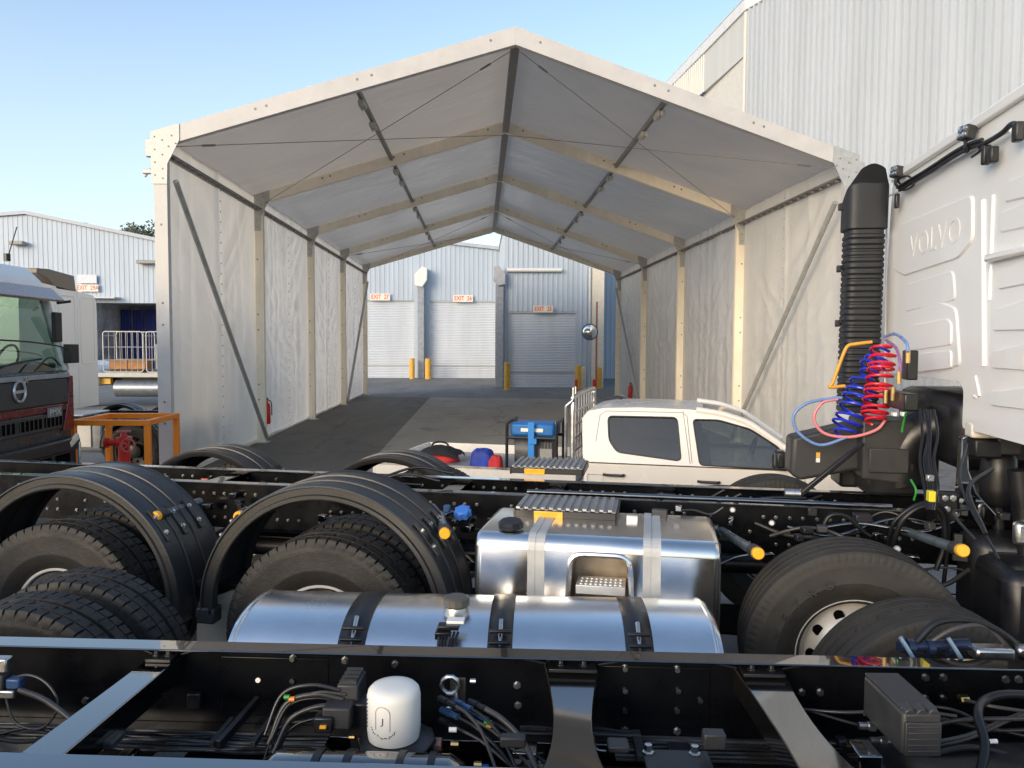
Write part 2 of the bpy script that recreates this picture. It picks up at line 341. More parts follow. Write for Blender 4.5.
L.new(hm.outputs[0], N['Background'].inputs[0]); N['Background'].inputs[1].default_value = 0.33
sd = bpy.data.lights.new('sun', 'SUN'); sd.energy = 1.9; sd.angle = R_(28); sd.color = (1, 0.84, 0.64)
so = bpy.data.objects.new('sun', sd); COL.objects.link(so)
dirv = V((math.sin(SUN_AZ)*math.cos(SUN_EL), math.cos(SUN_AZ)*math.cos(SUN_EL), math.sin(SUN_EL)))
so.rotation_euler = dirv.to_track_quat('Z', 'Y').to_euler(); so.location = (0, 0, 20)
S.view_settings.view_transform = 'Standard'; S.view_settings.look = 'None'; S.view_settings.exposure = 0
S.cycles.max_bounces = 8; S.cycles.use_denoising = True

# ------------------------------------------------------------------ setting
def gz(y):
    pts = [(-400, 0.25), (3.5, 0.25), (4.2, 0.27), (6.4, 0.27), (7.5, 0.0), (400, 0.0)]
    for (a, za), (b, zb) in zip(pts, pts[1:]):
        if a <= y <= b: return za + (zb-za)*(y-a)/(b-a)
    return 0
g = MB()
ys = [-400, -60, -10, 0, 3.5, 4.2, 6.4, 7.5, 9, 12, 20, 33, 60, 400]; xs = [-400, -60, -20, -8, 0, 8, 20, 60, 400]
g.add([(x, y, gz(y)) for y in ys for x in xs], [(j*9+i, j*9+i+1, (j+1)*9+i+1, (j+1)*9+i) for j in range(len(ys)-1) for i in range(8)])
tag(g.build('ground', ASPH, smooth=0), kind='structure')
tag(MB().add([(-5.2, 8.5, .004), (-2.15, 8.5, .004), (-2.15, 32.7, .004), (-5.2, 32.7, .004)], [(0, 1, 2, 3)]).build('asphalt_strip', ASPHD, smooth=0), kind='structure')
tag(MB().add([(-2.15, 7.7, .004), (6.2, 7.7, .004), (6.2, 31.5, .004), (-2.15, 32.4, .004)], [(0, 1, 2, 3)]).build('concrete_pavement', CONC, smooth=0), kind='structure')
tag(MB().add([(-0.36, 18, .008), (-0.30, 18, .008), (-0.20, 29, .008), (-0.25, 29, .008)], [(0, 1, 2, 3)]).build('ground_joint', CONC, smooth=0), kind='structure')

# ---- clad walls
def clad(mb, a, b, z0, z1, pitch=0.25, depth=0.035, side=1):
    """trapezoidal ribs from a to b (xy); z1 may be a function of distance"""
    a = V((*a, 0)); b = V((*b, 0)); d = b-a; l = d.length; d.normalize(); n = V((d.y, -d.x, 0))*side
    q = [(0, 0), (0.55, 0), (0.65, 1), (0.9, 1), (1.0, 0)]; us = []
    k = 0
    while k*pitch < l:
        for f, h in q[:-1]: us.append(((k+f)*pitch, h))
        k += 1
    us = [u for u in us if u[0] < l] + [(l, 0)]
    zt = z1 if callable(z1) else (lambda u: z1); zb = z0 if callable(z0) else (lambda u: z0)
    vs = []
    for u, h in us: p = a + d*u + n*(h*depth); vs += [(p.x, p.y, zb(u)), (p.x, p.y, zt(u))]
    return mb.add(vs, [(2*i, 2*i+2, 2*i+3, 2*i+1) for i in range(len(us)-1)])

# far warehouse with the exits: front plane Y=50
wh = empty('warehouse', (-10, 50, 0), 0, 'long pale blue clad warehouse with roller doors across the end of the yard', 'building')
def roofz(x):      # front profile of the far warehouse
    pts = [(-60, 7.6), (-28.6, 10.4), (-12.5, 7.2), (-4, 9.0), (6.6, 7.9), (12, 7.4)]
    for (a, za), (b, zb) in zip(pts, pts[1:]):
        if a <= x <= b: return za + (zb-za)*(x-a)/(b-a)
    return 7.4
def L10(p): return (p[0]+10, p[1]-50, p[2])
def whwall(x0, x1, z0, z1=None):
    mb = MB(); clad(mb, (x0+10, 0), (x1+10, 0), z0, (lambda u: roofz(x0+u)) if z1 is None else z1, pitch=0.30, depth=0.022); return mb
doors = [(-7.9, -4.35, 4.95), (-3.38, 0.95, 4.92)]
mb = MB()
for a, b, z0 in ((-60, -24.4, 0), (-24.4, -17.0, 4.7), (-17.0, -8.9, 0), (-8.9, -4.25, 5.0), (-4.25, -3.48, 0), (-3.48, 1.05, 5.0), (1.05, 12, 0)):
    mm = whwall(a, b, z0); mb.add(mm.v, mm.f)
mb.build('wall', CLADB, wh, smooth=0, fixn=False)
mb = MB()
for (a, b) in ((-60, -28.6), (-28.6, -12.5), (-12.5, -4), (-4, 6.6), (6.6, 12)):
    za, zb = roofz(a)+.02, roofz(b)+.02
    mb.add([L10(p) for p in ((a, 49.8, za), (b, 49.8, zb), (b, 90, zb), (a, 90, za), (a, 49.8, za-.22), (b, 49.8, zb-.22))], [(0, 1, 2, 3), (4, 5, 1, 0)])
mb.build('roof', mat('roof_flashing', (0.45, 0.50, 0.56), 0.5), wh, smooth=0)
def roller(x0, x1, z1, y, parent, off):
    mb = MB(); n = 46; vs = []
    for i in range(n*2+1):
        z = z1*i/(n*2); dy = 0.03*(i % 2)
        vs += [(x0+off[0], y+off[1]+dy, z), (x1+off[0], y+off[1]+dy, z)]
    mb.add(vs, [(2*i, 2*i+1, 2*i+3, 2*i+2) for i in range(n*2)])
    d = mb.build('roller_door', ROLL, parent, smooth=0, fixn=False)
    mb = MB()
    for x in (x0-.06, x1+.06): mb.b2((x-.07+off[0], y-.08+off[1], 0), (x+.07+off[0], y+.1+off[1], z1+.1))
    mb.b2((x0-.13+off[0], y-.083+off[1], z1), (x1+.13+off[0], y+.1+off[1], z1+.14))
    mb.build('door_frame', CLADW, d, smooth=0); 
    MB().b2((x0+off[0], y+off[1]-.02, .75), (x1+off[0], y+off[1]-.004, .80)).build('door_rail', mat('door_rail_grey', (.4, .4, .4), .5), d, smooth=0)
for a, b, z in doors: roller(a, b, z, 50.12, wh, (10, -50))
# open bay at left: lining, curtain
mb = MB(); mb.add([L10(p) for p in ((-24.4, 50, 0), (-24.4, 56, 0), (-17, 56, 0), (-17, 50, 0), (-24.4, 50, 4.7), (-24.4, 56, 4.7), (-17, 56, 4.7), (-17, 50, 4.7))], [(0, 1, 5, 4), (1, 2, 6, 5), (2, 3, 7, 6), (4, 5, 6, 7)])
mb.build('bay_lining', mat('bay_lining_grey', (0.42, 0.43, 0.45), 0.8, var=0.5, vscale=1.5), wh, smooth=0)
mb = MB()
for k in range(6):
    mb.grid(lambda u, v, k=k: V((-24.3+10+k*0.82+u*0.7, 3.0+0.06*math.sin(u*22), 0.2+v*4.2)), 14, 1)
mb.build('curtain', CURTAIN, wh, smooth=60, fixn=False)
MB().b2(L10((-25.6, 49.2, 4.95)), L10((-22.9, 49.99, 5.05))).build('awning', CLADW, wh, smooth=0)
for (px, py, w_) in ((17, 243, .55), (150, 262, 1.0)):
    p = WF.t(px, py, 49.6); MB().box((p.x+10, -0.35, p.z), (w_*1.6, .5, .22)).build('wall_lamp', mat('lamp_housing', (0.3, 0.3, 0.28), 0.5), wh, bev=.04, smooth=0)
# downpipes / exhaust ducts
for px, top, wd in ((421, 5.9, 0.42), (501, 5.3, 0.42)):
    p = WF.t(px, 300, 49.5) if px < 450 else V((.93, 0, 0))
    yo = 0 if px < 450 else -9.6
    d = MB().b2((p.x+10-wd/2, -.75+yo, 0), (p.x+10+wd/2, -.1+yo, top)).build('duct', mat('duct_grey', (0.30, 0.33, 0.38), 0.45, var=.2), wh, bev=.03, smooth=0)
    MB().prism([(-.35, 0), (.1, -.1), (.4, .35), (.42, 1.1), (.1, 1.2), (-.38, .7)], lambda a, b, d_: V((p.x+10+a*(1 if px < 450 else -.8), -.9+d_+yo, top+b*(1 if px < 450 else .8))), 0, .8).build('cowl', WHITE if px < 450 else mat('cowl_grey', (0.40, 0.42, 0.46), .4), d, bev=.03, smooth=0)
MB().box((-27.3+10, 4, 9.75), (1.3, 1.2, 1.0)).build('roof_vent', mat('vent_green_grey', (0.25, 0.35, 0.38), .5), wh, bev=.05, smooth=0)
# exit 25 block, nearer
ex = empty('exit_block', (1.2, 40, 0), 0, 'white clad building block projecting forward with the nearest roller door', 'building')
mb = MB(); o = (-1.2, -40)
for a, b, z0 in ((1.2, 1.38, 0), (1.38, 5.0, 3.95), (5.0, 5.75, 0)): clad(mb, (a+o[0], 0), (b+o[0], 0), z0, 8.35, pitch=0.26, depth=.04)
clad(mb, (0, 10), (0, 0), 0, 8.35); mb.build('wall', CLADB, ex, smooth=0, fixn=False)
mb = MB(); mb.b2((5.75-1.2, -.03, 0), (6.38-1.2, .2, 8.35)); mb.build('corner_panel', CREAM, ex, smooth=0)
MB().b2((-.1, -.1, 8.35), (5.3, 10, 8.5)).build('roof', CLADW, ex, smooth=0)
roller(1.45, 4.93, 3.87, 40.1, ex, o)
MB().tube([WF.t(507, 270, 39.8)-V((1.2, 40, 0)), WF.t(562, 270, 39.8)-V((1.2, 40, 0))], .1, 10).build('gutter_pipe', WHITE, ex)
MB().tube([(4.42, -.1, 2.6), (4.42, -.1, 6.2)], .05, 8).build('conduit', CREAM, ex)
# exit signs
for (txt, px, py, Y, lab) in (('EXIT  27', 380, 297, 49.8, 'small red lettered exit sign above the leftmost roller door in the tent opening'), ('EXIT  26', 463, 298.5, 49.8, 'small red lettered exit sign above the middle roller door'), ('EXIT  25', 543, 309, 39.8, 'small red lettered exit sign above the nearest, right roller door'), ('EXIT  29A', 88, 288, 49.8, 'small red lettered exit sign on the far left wall beside the open bay')):
    p = WF.t(px, py, Y); hw = .64*Y/50
    e = empty('exit_sign', p, 0, lab, 'sign', 'exit signs over the doors')
    MB().box((0, 0, 0), (hw*2, .04, .44*Y/50)).build('sign_panel', SIGNW, e, smooth=0)
    text_mesh(txt, .40*Y/50, lambda a, b, c: V((a, -.03, b)), bold=.005, sx=.78).build('lettering', REDINK, e, smooth=0, fixn=False)
p = WF.t(87, 279, 49.8)
e = empty('wall_sign', p, 0, 'pale blank notice panel above the exit sign on the far left wall', 'sign'); MB().box((0, 0, 0), (1.2, .05, .55)).build('sign_panel', mat('pale_panel', (.66, .68, .75), .5), e, smooth=0)
# bollards
def bollard(px, py, Y, h, w_, lab, m=YELLOW, nm='bollard', grp='yellow bollards guarding the roller doors'):
    p = WF.t(px, py, Y); e = MB()
    e.tube([(0, 0, 0), (0, 0, h-.04), (0, 0, h)], [w_, w_, w_*.6], 14)
    o = e.build(nm, m, loc=(p.x, p.y, 0)); return tag(o, lab, 'bollard', grp)
bollard(412, 378, 48.6, 1.3, .17, 'yellow bollard left of the white capped duct')
bollard(428, 378, 48.6, 1.3, .19, 'yellow bollard right of the white capped duct')
bollard(498, 378, 48.6, 1.3, .16, 'yellow bollard at the right edge of the middle roller door')
bollard(507, 390, 37.6, 1.35, .15, 'tall orange yellow bollard at the left edge of the nearest roller door')
bollard(578, 386, 38.9, 1.2, .17, 'yellow bollard at the right edge of the nearest roller door')
bollard(583, 386, 39.3, 1.1, .15, 'paler yellow bollard just right of its twin beside the nearest roller door', CREAM)
bollard(599, 386, 39.0, 1.1, .14, 'yellow bollard by the red pole of the round mirror')
bollard(594, 398, 31.0, .85, .07, 'thin red post behind the white pickup cab', RED)
bollard(576, 398, 31.0, .85, .06, 'short red and cream post behind the pickup headboard', RED)
# mirror
p = WF.t(590, 332, 38.5)
e = empty('convex_mirror', (p.x+.35, 38.6, 0), 0, 'round convex traffic mirror on a thin red pole', 'mirror')
MB().tube([(0, 0, 0), (0, 0, 4.4)], .05, 10).build('pole', mat('faded_red', (.45, .16, .12), .5), e)
MB().lathe([(0, .38), (-.05, .34), (-.10, .24), (-.13, .12), (-.14, .002)], (-.35, -.05, p.z), (0, 1, 0), 28).build('mirror_glass', MIRROR, e)
MB().lathe([(-.02, .37), (-.02, .42), (.03, .42), (.06, .2), (.06, .001)], (-.35, -.05, p.z), (0, 1, 0), 28).build('backing', mat('mirror_back', (.1, .12, .14), .5), e)

# tall warehouse on the right
TW = (7.96, 23.4)
tw = empty('tall_warehouse', (TW[0], TW[1], 0), 0, 'tall white ribbed warehouse rising beyond the right side of the tent', 'building')
mb = MB(); clad(mb, (0, 0), (5.6, -14.5), 0, 12.35, pitch=.205, depth=.075); mb.build('wall', CLADW, tw, smooth=0, fixn=False)
mb = MB(); clad(mb, (-.62, 7.5), (-.28, 3.5), 11.05, 12.35, pitch=.2, depth=.03); mb.build('upper_cladding', CLADC, tw, smooth=0, fixn=False)
MB().prism([(-.28, 3.5), (-.02, .02), (.1, .02), (-.1, 3.5)], lambda a, b, d: V((a, b, d)), 11.05, 12.35).build('fascia_panel', CLADC, tw, smooth=0)
MB().prism([(-.9, 16), (-.1, .0), (.6, .0), (.4, 16)], lambda a, b, d: V((a+.12, b, d)), 0, 11.046).build('recessed_wall', CREAM, tw, smooth=0)
mb = MB(); mb.prism([(-1.0, 12), (-.08, 0), (5.55, -14.5), (5.9, -14.5), (.3, 0), (-.6, 12)], lambda a, b, d: V((a, b, d)), 12.35, 12.75); mb.build('gutter', WHITE, tw, smooth=0)
mb = MB(); mb.tube([(-.03, .02, 0), (-.03, .02, 12.3)], .06, 8); mb.build('downpipe', CLADC, tw)
mb = MB(); mb.add([(-1, 12, 12.7), (-.1, 0, 12.7), (5.6, -14.5, 12.7), (30, -14.5, 17), (30, 12, 17)], [(0, 1, 2, 3, 4)]); mb.build('roof', CLADW, tw, smooth=0)

# trees beyond the far warehouse
def tree(x, y, h, cr, lab, n=3200):
    e = empty('gum_tree', (x, y, 0), random.uniform(0, 6), lab, 'tree', 'trees beyond the far warehouse')
    mb = MB(); mb.tube(spline([(0, 0, 0), (.2, .1, h*.3), (-.1, .2, h*.6), (.1, 0, h*.85)], 4), [.35-.28*i/12 for i in range(13)], 8)
    cl = []
    for k in range(16):
        a = random.uniform(0, 6.28); q = V((math.cos(a)*cr*random.uniform(.2, .95), math.sin(a)*cr*random.uniform(.2, .95), h*random.uniform(.62, 1.0)))
        cl.append((q, random.uniform(.5, 1.1))); mb.tube([(0, .1, h*.45), q*.6+V((0, 0, h*.2)), q], [.12, .07, .02], 5)
    mb.build('trunk', BARK, e)
    lf = MB()
    for i in range(n):
        q, r = random.choice(cl); d = V((random.gauss(0, 1), random.gauss(0, 1), random.gauss(0, .7))).normalized()*r*random.uniform(.3, 1.05)
        c = q+d; s1 = random.uniform(.08, .18); a = V((random.gauss(0, 1), random.gauss(0, 1), random.gauss(0, 1))).normalized(); b = a.orthogonal().normalized()
        lf.add([c-a*s1, c+b*s1*.5, c+a*s1, c-b*s1*.5], [(0, 1, 2, 3)])
    lf.build('crown', LEAF, e, smooth=0, fixn=False)
tree(-28.0, 60, 11.0, 1.9, 'low grey green tree crown showing over the far warehouse roof, left of its neighbour')
tree(-26.0, 62, 11.1, 1.9, 'smaller grey green tree crown touching the tent post above the far roof')
tree(-23.5, 61, 11.0, 2.0, 'grey green tree mostly behind the tent post')

# ------------------------------------------------------------------ marquee tent
XL, XR, RZ, EZL, EZR = -5.23, 6.20, 7.42, 5.66, 5.46
XM = .54
FY = [12.7, 17.9, 23.2, 28.5, 33.8]
tent = empty('marquee_tent', (XM, 12.7, 0), 0, 'large white open ended frame tent over the driveway', 'tent')
def T_(x, y, z): return V((x-XM, y-12.7, z))
def zroof(x): return RZ - (RZ-EZL)*(XM-x)/(XM-XL) if x < XM else RZ - (RZ-EZR)*(x-XM)/(XR-XM)
slope = {}
for i, y in enumerate(FY):
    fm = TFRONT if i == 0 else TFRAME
    for sgn, xo in ((-1, XL), (1, XR)):
        xi = xo - sgn*(.21 if i == 0 else .27); EZ = EZL if sgn < 0 else EZR
        pb = MB(); pb.b2(T_(min(xo, xi), y-.06, 0.02), T_(max(xo, xi), y+.06, EZ-.25))
        for z in (1.0, 1.35, 2.6, 2.95, 4.2):
            pb.cur = 1; pb.lathe([(0, .02), (.004, .02), (.005, .001)], T_((xo+xi)/2, y-.061, z), (0, -1, 0), 10); pb.cur = 0
        pb.build('post', [fm, TDARK], tent, bev=.012)
        MB().b2(T_((xo+xi)/2-.2, y-.17, 0), T_((xo+xi)/2+.2, y+.17, .02)).build('base_plate', GALV, tent)
        # rafter, a sloping box
        mb = MB(); xa, xb = xo, XM; za, zb = EZ, RZ; th = .27
        vs = [T_(xa, y-.06, za), T_(xb, y-.06, zb), T_(xb, y-.06, zb-th-.02), T_(xa, y-.06, za-th), T_(xa, y+.06, za), T_(xb, y+.06, zb), T_(xb, y+.06, zb-th-.02), T_(xa, y+.06, za-th)]
        mb.add(vs, [(0, 1, 2, 3), (4, 7, 6, 5), (0, 4, 5, 1), (3, 2, 6, 7), (0, 3, 7, 4), (1, 5, 6, 2)])
        mb.cur = 1
        for f in (.28, .31, .56, .6, .93):
            x = xo + (XM-xo)*f; mb.lathe([(0, .022), (.004, .022), (.005, .001)], T_(x, y-.061, zroof(x)-.11), (0, -1, 0), 10)
        mb.build('rafter', [fm, TDARK], tent, bev=.01)
        # corner plate with bolts: gusset on the front face
        mb = MB(); d = -sgn
        poly = [(xo+d*-.03, EZ+.0), (xo+d*.42, zroof(xo+d*.42)+.005), (xo+d*.42, zroof(xo+d*.42)-.25), (xo+d*.30, EZ-.36), (xo+d*.225, EZ-.5), (xo+d*.215, EZ-.82), (xo+d*-.03, EZ-.82)]
        mb.prism(poly, lambda a, b, q: T_(a, y+q, b), -.075, -.062)
        mb.cur = 1
        for bx_, bz in ((.03, -.1), (.03, -.3), (.03, -.5), (.03, -.7), (.15, -.15), (.15, -.38), (.15, -.6), (.15, -.75), (.3, -.08), (.36, -.2), (.25, -.25)):
            bolts(mb, [T_(xo+d*bx_, y-.075, EZ+bz+.02)], (0, -1, 0), .010, .012)
        mb.build('corner_plate', [GALV, TDARK], tent)
        if i in (0,):
            mb = MB(); mb.box(T_(xo+sgn*.06, y-.02, EZ-.25), (.12, .1, .28)); mb.box(T_(xo+sgn*.10, y-.02, EZ-.62), (.16, .08, .07)); mb.tube([T_(xo+sgn*.02, y, EZ-.5), T_(xo+sgn*.16, y, EZ-.7)], .02, 8)
            mb.build('winch_bracket', GALV, tent, bev=.01)
for i in range(4):
    y0, y1 = FY[i]+.06, FY[i+1]-.06
    for sgn, xo in ((-1, XL), (1, XR)):
        xi = xo - sgn*.04; EZ = EZL if sgn < 0 else EZR
        # roof sheet with slight sag
        def rf(u, v, sgn=sgn, xo=xo, y0=y0, y1=y1):
            x = xo + (XM-xo)*u; y = y0 + (y1-y0)*v
            sag = .035*math.sin(math.pi*v)*math.sin(math.pi*min(1, u*1.0)) + .012*noise.noise(V((x*1.2, y*.9, 3)))
            return T_(x, y, zroof(x)-.035-sag)
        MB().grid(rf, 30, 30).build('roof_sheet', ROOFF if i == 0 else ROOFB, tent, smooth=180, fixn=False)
        ph = random.uniform(0, 50)
        def wf(u, v, sgn=sgn, xo=xo, y0=y0, y1=y1, ph=ph, EZW=EZ, i=i):
            y = y0 + (y1-y0)*u; z = .06 + (EZW-.09)*v
            edge = min(1, min(u, 1-u)*9); du = abs(u-.5)*2; side = 0 if u < .5 else 7
            ph2 = (v*1.0 - .42*du**1.3 + .05*noise.noise(V((u*5, v*4, ph))))*11
            nv = noise.noise(V((ph2*.9+side, ph, du*.6)))
            fV = (1-abs(nv)*2.2)*.034*(.35+.65*min(1, v*1.6))*(.3+.7*math.sin(math.pi*min(1, du+.12)))
            f1 = (1-abs(noise.noise(V((y*1.7+ph, z*.10, 0))))*2)*.034
            f4 = noise.noise(V((y*.5, z*.35, ph+3)))*.06
            f5 = (1-abs(noise.noise(V((y*1.1+ph, z*3.4+y*.6, 4))))*2.2)*.028*max(0, 1-abs(v-.42)*2.4)
            f6 = noise.noise(V((y*7+ph, z*2.2, 8)))*.006
            seam = .02*math.exp(-((u-.5)*60)**2)
            return T_(xo - sgn*.08 - sgn*(fV+f1+f4+f5+f6)*edge*(.62 if i == 0 else .85) - sgn*seam, y, z)
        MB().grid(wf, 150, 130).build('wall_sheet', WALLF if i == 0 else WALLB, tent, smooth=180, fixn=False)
        es = MB(); ym = (y0+y1)/2
        for k in range(26): es.box(T_(xo-sgn*.165, ym+random.uniform(-.008, .008), .25+k*.2), (.012, .022, .03))
        es.build('eyelet_seam', mat('eyelet_grey', (.55, .53, .49), .5), tent, smooth=0)
        MB().b2(T_(xo-sgn*.04-.045, y0, .01), T_(xo-sgn*.04+.045, y1, .09)).build('base_rail', TFRAME, tent, bev=.01)
        mb = MB(); mb.b2(T_(xi-sgn*.08-.03, y0, EZ-.36), T_(xi-sgn*.08+.03, y1, EZ-.30)); mb.tube([T_(xi-sgn*.2, y0, EZ-.33), T_(xi-sgn*.2, y1, EZ-.33)], .02, 8)
        nr = 16
        for k in range(nr): yy = y0+(y1-y0)*(k+.5)/nr; mb.box(T_(xi-sgn*.17, yy, EZ-.35), (.05, .03, .08))
        mb.build('eave_rail', TDARK, tent)
        xm = xo + (XM-xo)*.55
        mb = MB(); mb.b2(T_(xm-.035, y0, zroof(xm)-.17), T_(xm+.035, y1, zroof(xm)-.08))
        mb.build('purlin', TDARK, tent, bev=.006)
        for f in (.16, .42):
            yy = y0+(y1-y0)*f; mb = MB(); mb.box(T_(xm, yy, zroof(xm)-.215), (.11, .34, .07)); mb.tube([T_(xm-.03, yy-.17, zroof(xm)-.26), T_(xm-.03, yy+.15, zroof(xm)-.26)], .02, 8); mb.box(T_(xm+.02, yy-.24, zroof(xm)-.25), (.06, .05, .1))
            mb.build('lamp_fitting', GALV, tent, bev=.006)
        if i in (0, 3):
            rx = XM + sgn*.08
            for a, b in (((xo-sgn*.3, y0, EZ-.2), (rx, y1, zroof(rx)-.33)), ((rx, y0, zroof(rx)-.33), (xo-sgn*.3, y1, EZ-.2))):
                pa, pb = T_(*a), T_(*b); mb = MB(); mb.tube([pa, pb], .0065, 6); q = pa.lerp(pb, .06); mb.tube([q, pa.lerp(pb, .09)], .018, 8)
                mb.build('cable', TDARK, tent)
            ya, yb = (y0, y1) if i == 0 else (y1, y0)
            mb = MB(); mb.tube([T_(xo-sgn*.30, ya, EZ-.75), T_(xo-sgn*.30, yb, .12)], .045 if i == 0 else .05, 10)
            mb.build('brace', mat('brace_grey', (.42, .42, .40), .45, metal=.3, var=.15), tent)
    mb = MB(); mb.b2(T_(XM-.07, y0, RZ-.30), T_(XM+.07, y1, RZ-.12)); mb.build('ridge_beam', TDARK, tent, bev=.008)

def extinguisher(p, lab):
    e = empty('fire_extinguisher', p, 0, lab, 'fire extinguisher', 'red fire extinguishers on the tent walls')
    b = MB().lathe([(0, .002), (0, .075), (.03, .085), (.42, .085), (.48, .06), (.52, .03), (.56, .03), (.56, .001)], (0, 0, 0), (0, 0, 1), 18); b.build('cylinder', RED, e)
    MB().box((0, -.03, .60), (.04, .14, .05)).build('handle', BLACKM, e); MB().tube(spline([(0, .05, .58), (.09, .06, .5), (.1, .06, .2)], 5), .012, 6).build('hose', HOSE, e)
    MB().b2((-.05, .086, .1), (.05, .10, .4)).build('bracket', RED, e)
extinguisher(WF.s_(267, 424, -5.05), 'red fire extinguisher low on the second left tent post')
extinguisher(WF.s_(630, 398, 5.95), 'red fire extinguisher near the far right end of the tent')

# ------------------------------------------------------------------ wheels
def tyre_mb(R, W, lug=True, pitches=58, rim=.27):
    """axis along +y, centred; outer face at y=-W/2"""
    h = W/2
    # (y, r, column type) half profile, mirrored
    if lug: cols = [(h*.90, R-.002, 2), (h*.60, R, 2), (h*.56, R, 0), (h*.56, R-.016, 3), (h*.50, R-.016, 3), (h*.50, R+.001, 0), (h*.14, R+.001, 1), (h*.10, R+.001, 0), (h*.10, R-.014, 3), (0, R-.014, 3)]
    else: cols = [(h*.90, R-.004, 0), (h*.66, R, 0), (h*.65, R-.016, 3), (h*.55, R-.016, 3), (h*.54, R, 0), (h*.25, R+.001, 0), (h*.24, R-.016, 3), (h*.14, R-.016, 3), (h*.13, R+.001, 0), (0, R+.001, 1)]
    side = [(h*.60, rim-.01, 3), (h*.66, rim+.0, 3), (h*.72, rim+.018, 3), (h*.80, rim+.04, 3), (h*.84, rim+.045, 3), (h*.96, rim+.10, 3), (h*.975, rim+.105, 3), (h*.965, rim+.112, 3), (h, R-.075, 3), (h*1.0, R-.06, 3), (h*.985, R-.055, 3), (h*.975, R-.035, 4), (h*.95, R-.012, 2 if lug else 3)]
    half = side + cols; prof = [(-y, r, c) for y, r, c in half] + [(y, r, c) for y, r, c in half[::-1][1:]]
    mb = MB(); A = []
    for k in range(pitches):
        for f, gflag in ((0, 0), (.80, 0), (.84, 1), (.98, 1)): A.append(((k+f)*2*math.pi/pitches, gflag, k))
    vs = []
    for i, (y, r, c) in enumerate(prof):
        for (a, gf, k) in A:
            rr = r
            if gf and c == 2: rr -= .016
            elif gf and c == 4: rr -= .006
            elif gf and c == 1: rr -= .008
            aa = a + (.02*math.sin(k*2.1) if c == 1 else 0) + (y/h)*.02
            vs.append((rr*math.sin(aa), y, rr*math.cos(aa)))
    n = len(A); m_ = len(prof)
    return mb.add(vs, [(i*n+k, i*n+(k+1) % n, (i+1)*n+(k+1) % n, (i+1)*n+k) for i in range(m_-1) for k in range(n)])
def rim_mb(W, rim=.27, front=True, holes=10):
    h = W/2; mb = MB()
    if front:   # bulging disc with hand holes
        mb.lathe([(-h*.66, rim+.022), (-h*.70, rim+.02), (-h*.70, rim+.008), (-h*.55, rim-.012), (-h*.2, rim-.02), (-h*.1, rim-.05), (-h*.55, rim-.10), (-h*.62, .13), (-h*.62, .11), (-h*.9, .10), (-h*.95, .08), (-h*.95, .001)], (0, 0, 0), (0, 1, 0), 48)
        mb.cur = 1
        for k in range(holes):
            a = 2*math.pi*k/holes; c = V((math.sin(a)*(rim-.075), -h*.36-.012, math.cos(a)*(rim-.075))); nn = V((math.sin(a)*-.35, -1, math.cos(a)*-.35)).normalized()
            mb.lathe([(0, .0005), (.0, .024), (-.02, .024)], c, nn, 14)
        mb.cur = 2
        for k in range(10):
            a = 2*math.pi*k/10+.2; bolts(mb, [(math.sin(a)*.155, -h*.62, math.cos(a)*.155)], (0, -1, 0), .014, .03)
    else:
        mb.lathe([(-h*.66, rim+.022), (-h*.72, rim+.018), (-h*.72, rim+.004), (-h*.5, rim-.012), (h*.55, rim-.02), (h*.6, rim-.05), (h*.6, .12), (-h*.3, .11), (-h*.35, .09), (-h*.35, .001)], (0, 0, 0), (0, 1, 0), 48)
        mb.cur = 1
        for k in range(holes):
            a = 2*math.pi*k/holes; mb.lathe([(0, .0005), (0, .024)], (math.sin(a)*(rim-.085), h*.6-.003, math.cos(a)*(rim-.085)), (0, -1, 0), 14)
        mb.cur = 2
    return mb
RIMP = mat('rim_silver', (0.62, 0.60, 0.56), 0.4, metal=0.25, var=0.08)
CACHE = {}
def wheel(parent, s, t, z, R=.5, W=.30, lug=True, front=False, tm=None, name='wheel', rot=0.0):
    key = (R, W, lug, front, tm)
    if key not in CACHE:
        a = rim_mb(W, front=front).build(name, [RIMP, DARK, STEEL], smooth=40, fixn=False)
        b = tyre_mb(R, W, lug, 58 if lug else 90).build('tyre', tm or RUBBER, a, smooth=38, fixn=False)
        CACHE[key] = (a, b); w_ = a
    else:
        a, b = CACHE[key]; w_ = a.copy(); COL.objects.link(w_); c = b.copy(); COL.objects.link(c); c.parent = w_
    w_.parent = parent; w_.location = (s, t, z); w_.rotation_euler = (0, rot, 0); return w_

def guard_mb(R, W, a0=-2, a1=188, sides=1):
    """arc over a wheel, axis along y, outer edge at y=0 running inward to +W"""
    pr = [(.035, -.082), (.004, -.076), (0, -.070), (0, -.052), (.012, -.046), (.012, -.012), (.0, -.008), (.004, .0), (.02, .004), (W*.27, .004), (W*.275, -.006), (W*.29, -.006), (W*.295, .006), (W*.30, .010), (W*.33, .010), (W*.335, .004), (W*.60, .004), (W*.605, .012), (W*.63, .012), (W*.635, .003), (W*.97, .003), (W*.985, .010), (W, .004), (W, -.04)]
    n = 60; mb = MB(); vs = []
    for i in range(n+1):
        a = R_(a0 + (a1-a0)*i/n); flat = 1.0
        for y, d in pr: r = R + d; vs.append((-r*math.cos(a), y, r*math.sin(a)))
    k = len(pr)
    return mb.add(vs, [(i*k+j, (i+1)*k+j, (i+1)*k+j+1, i*k+j+1) for i in range(n) for j in range(k-1)])
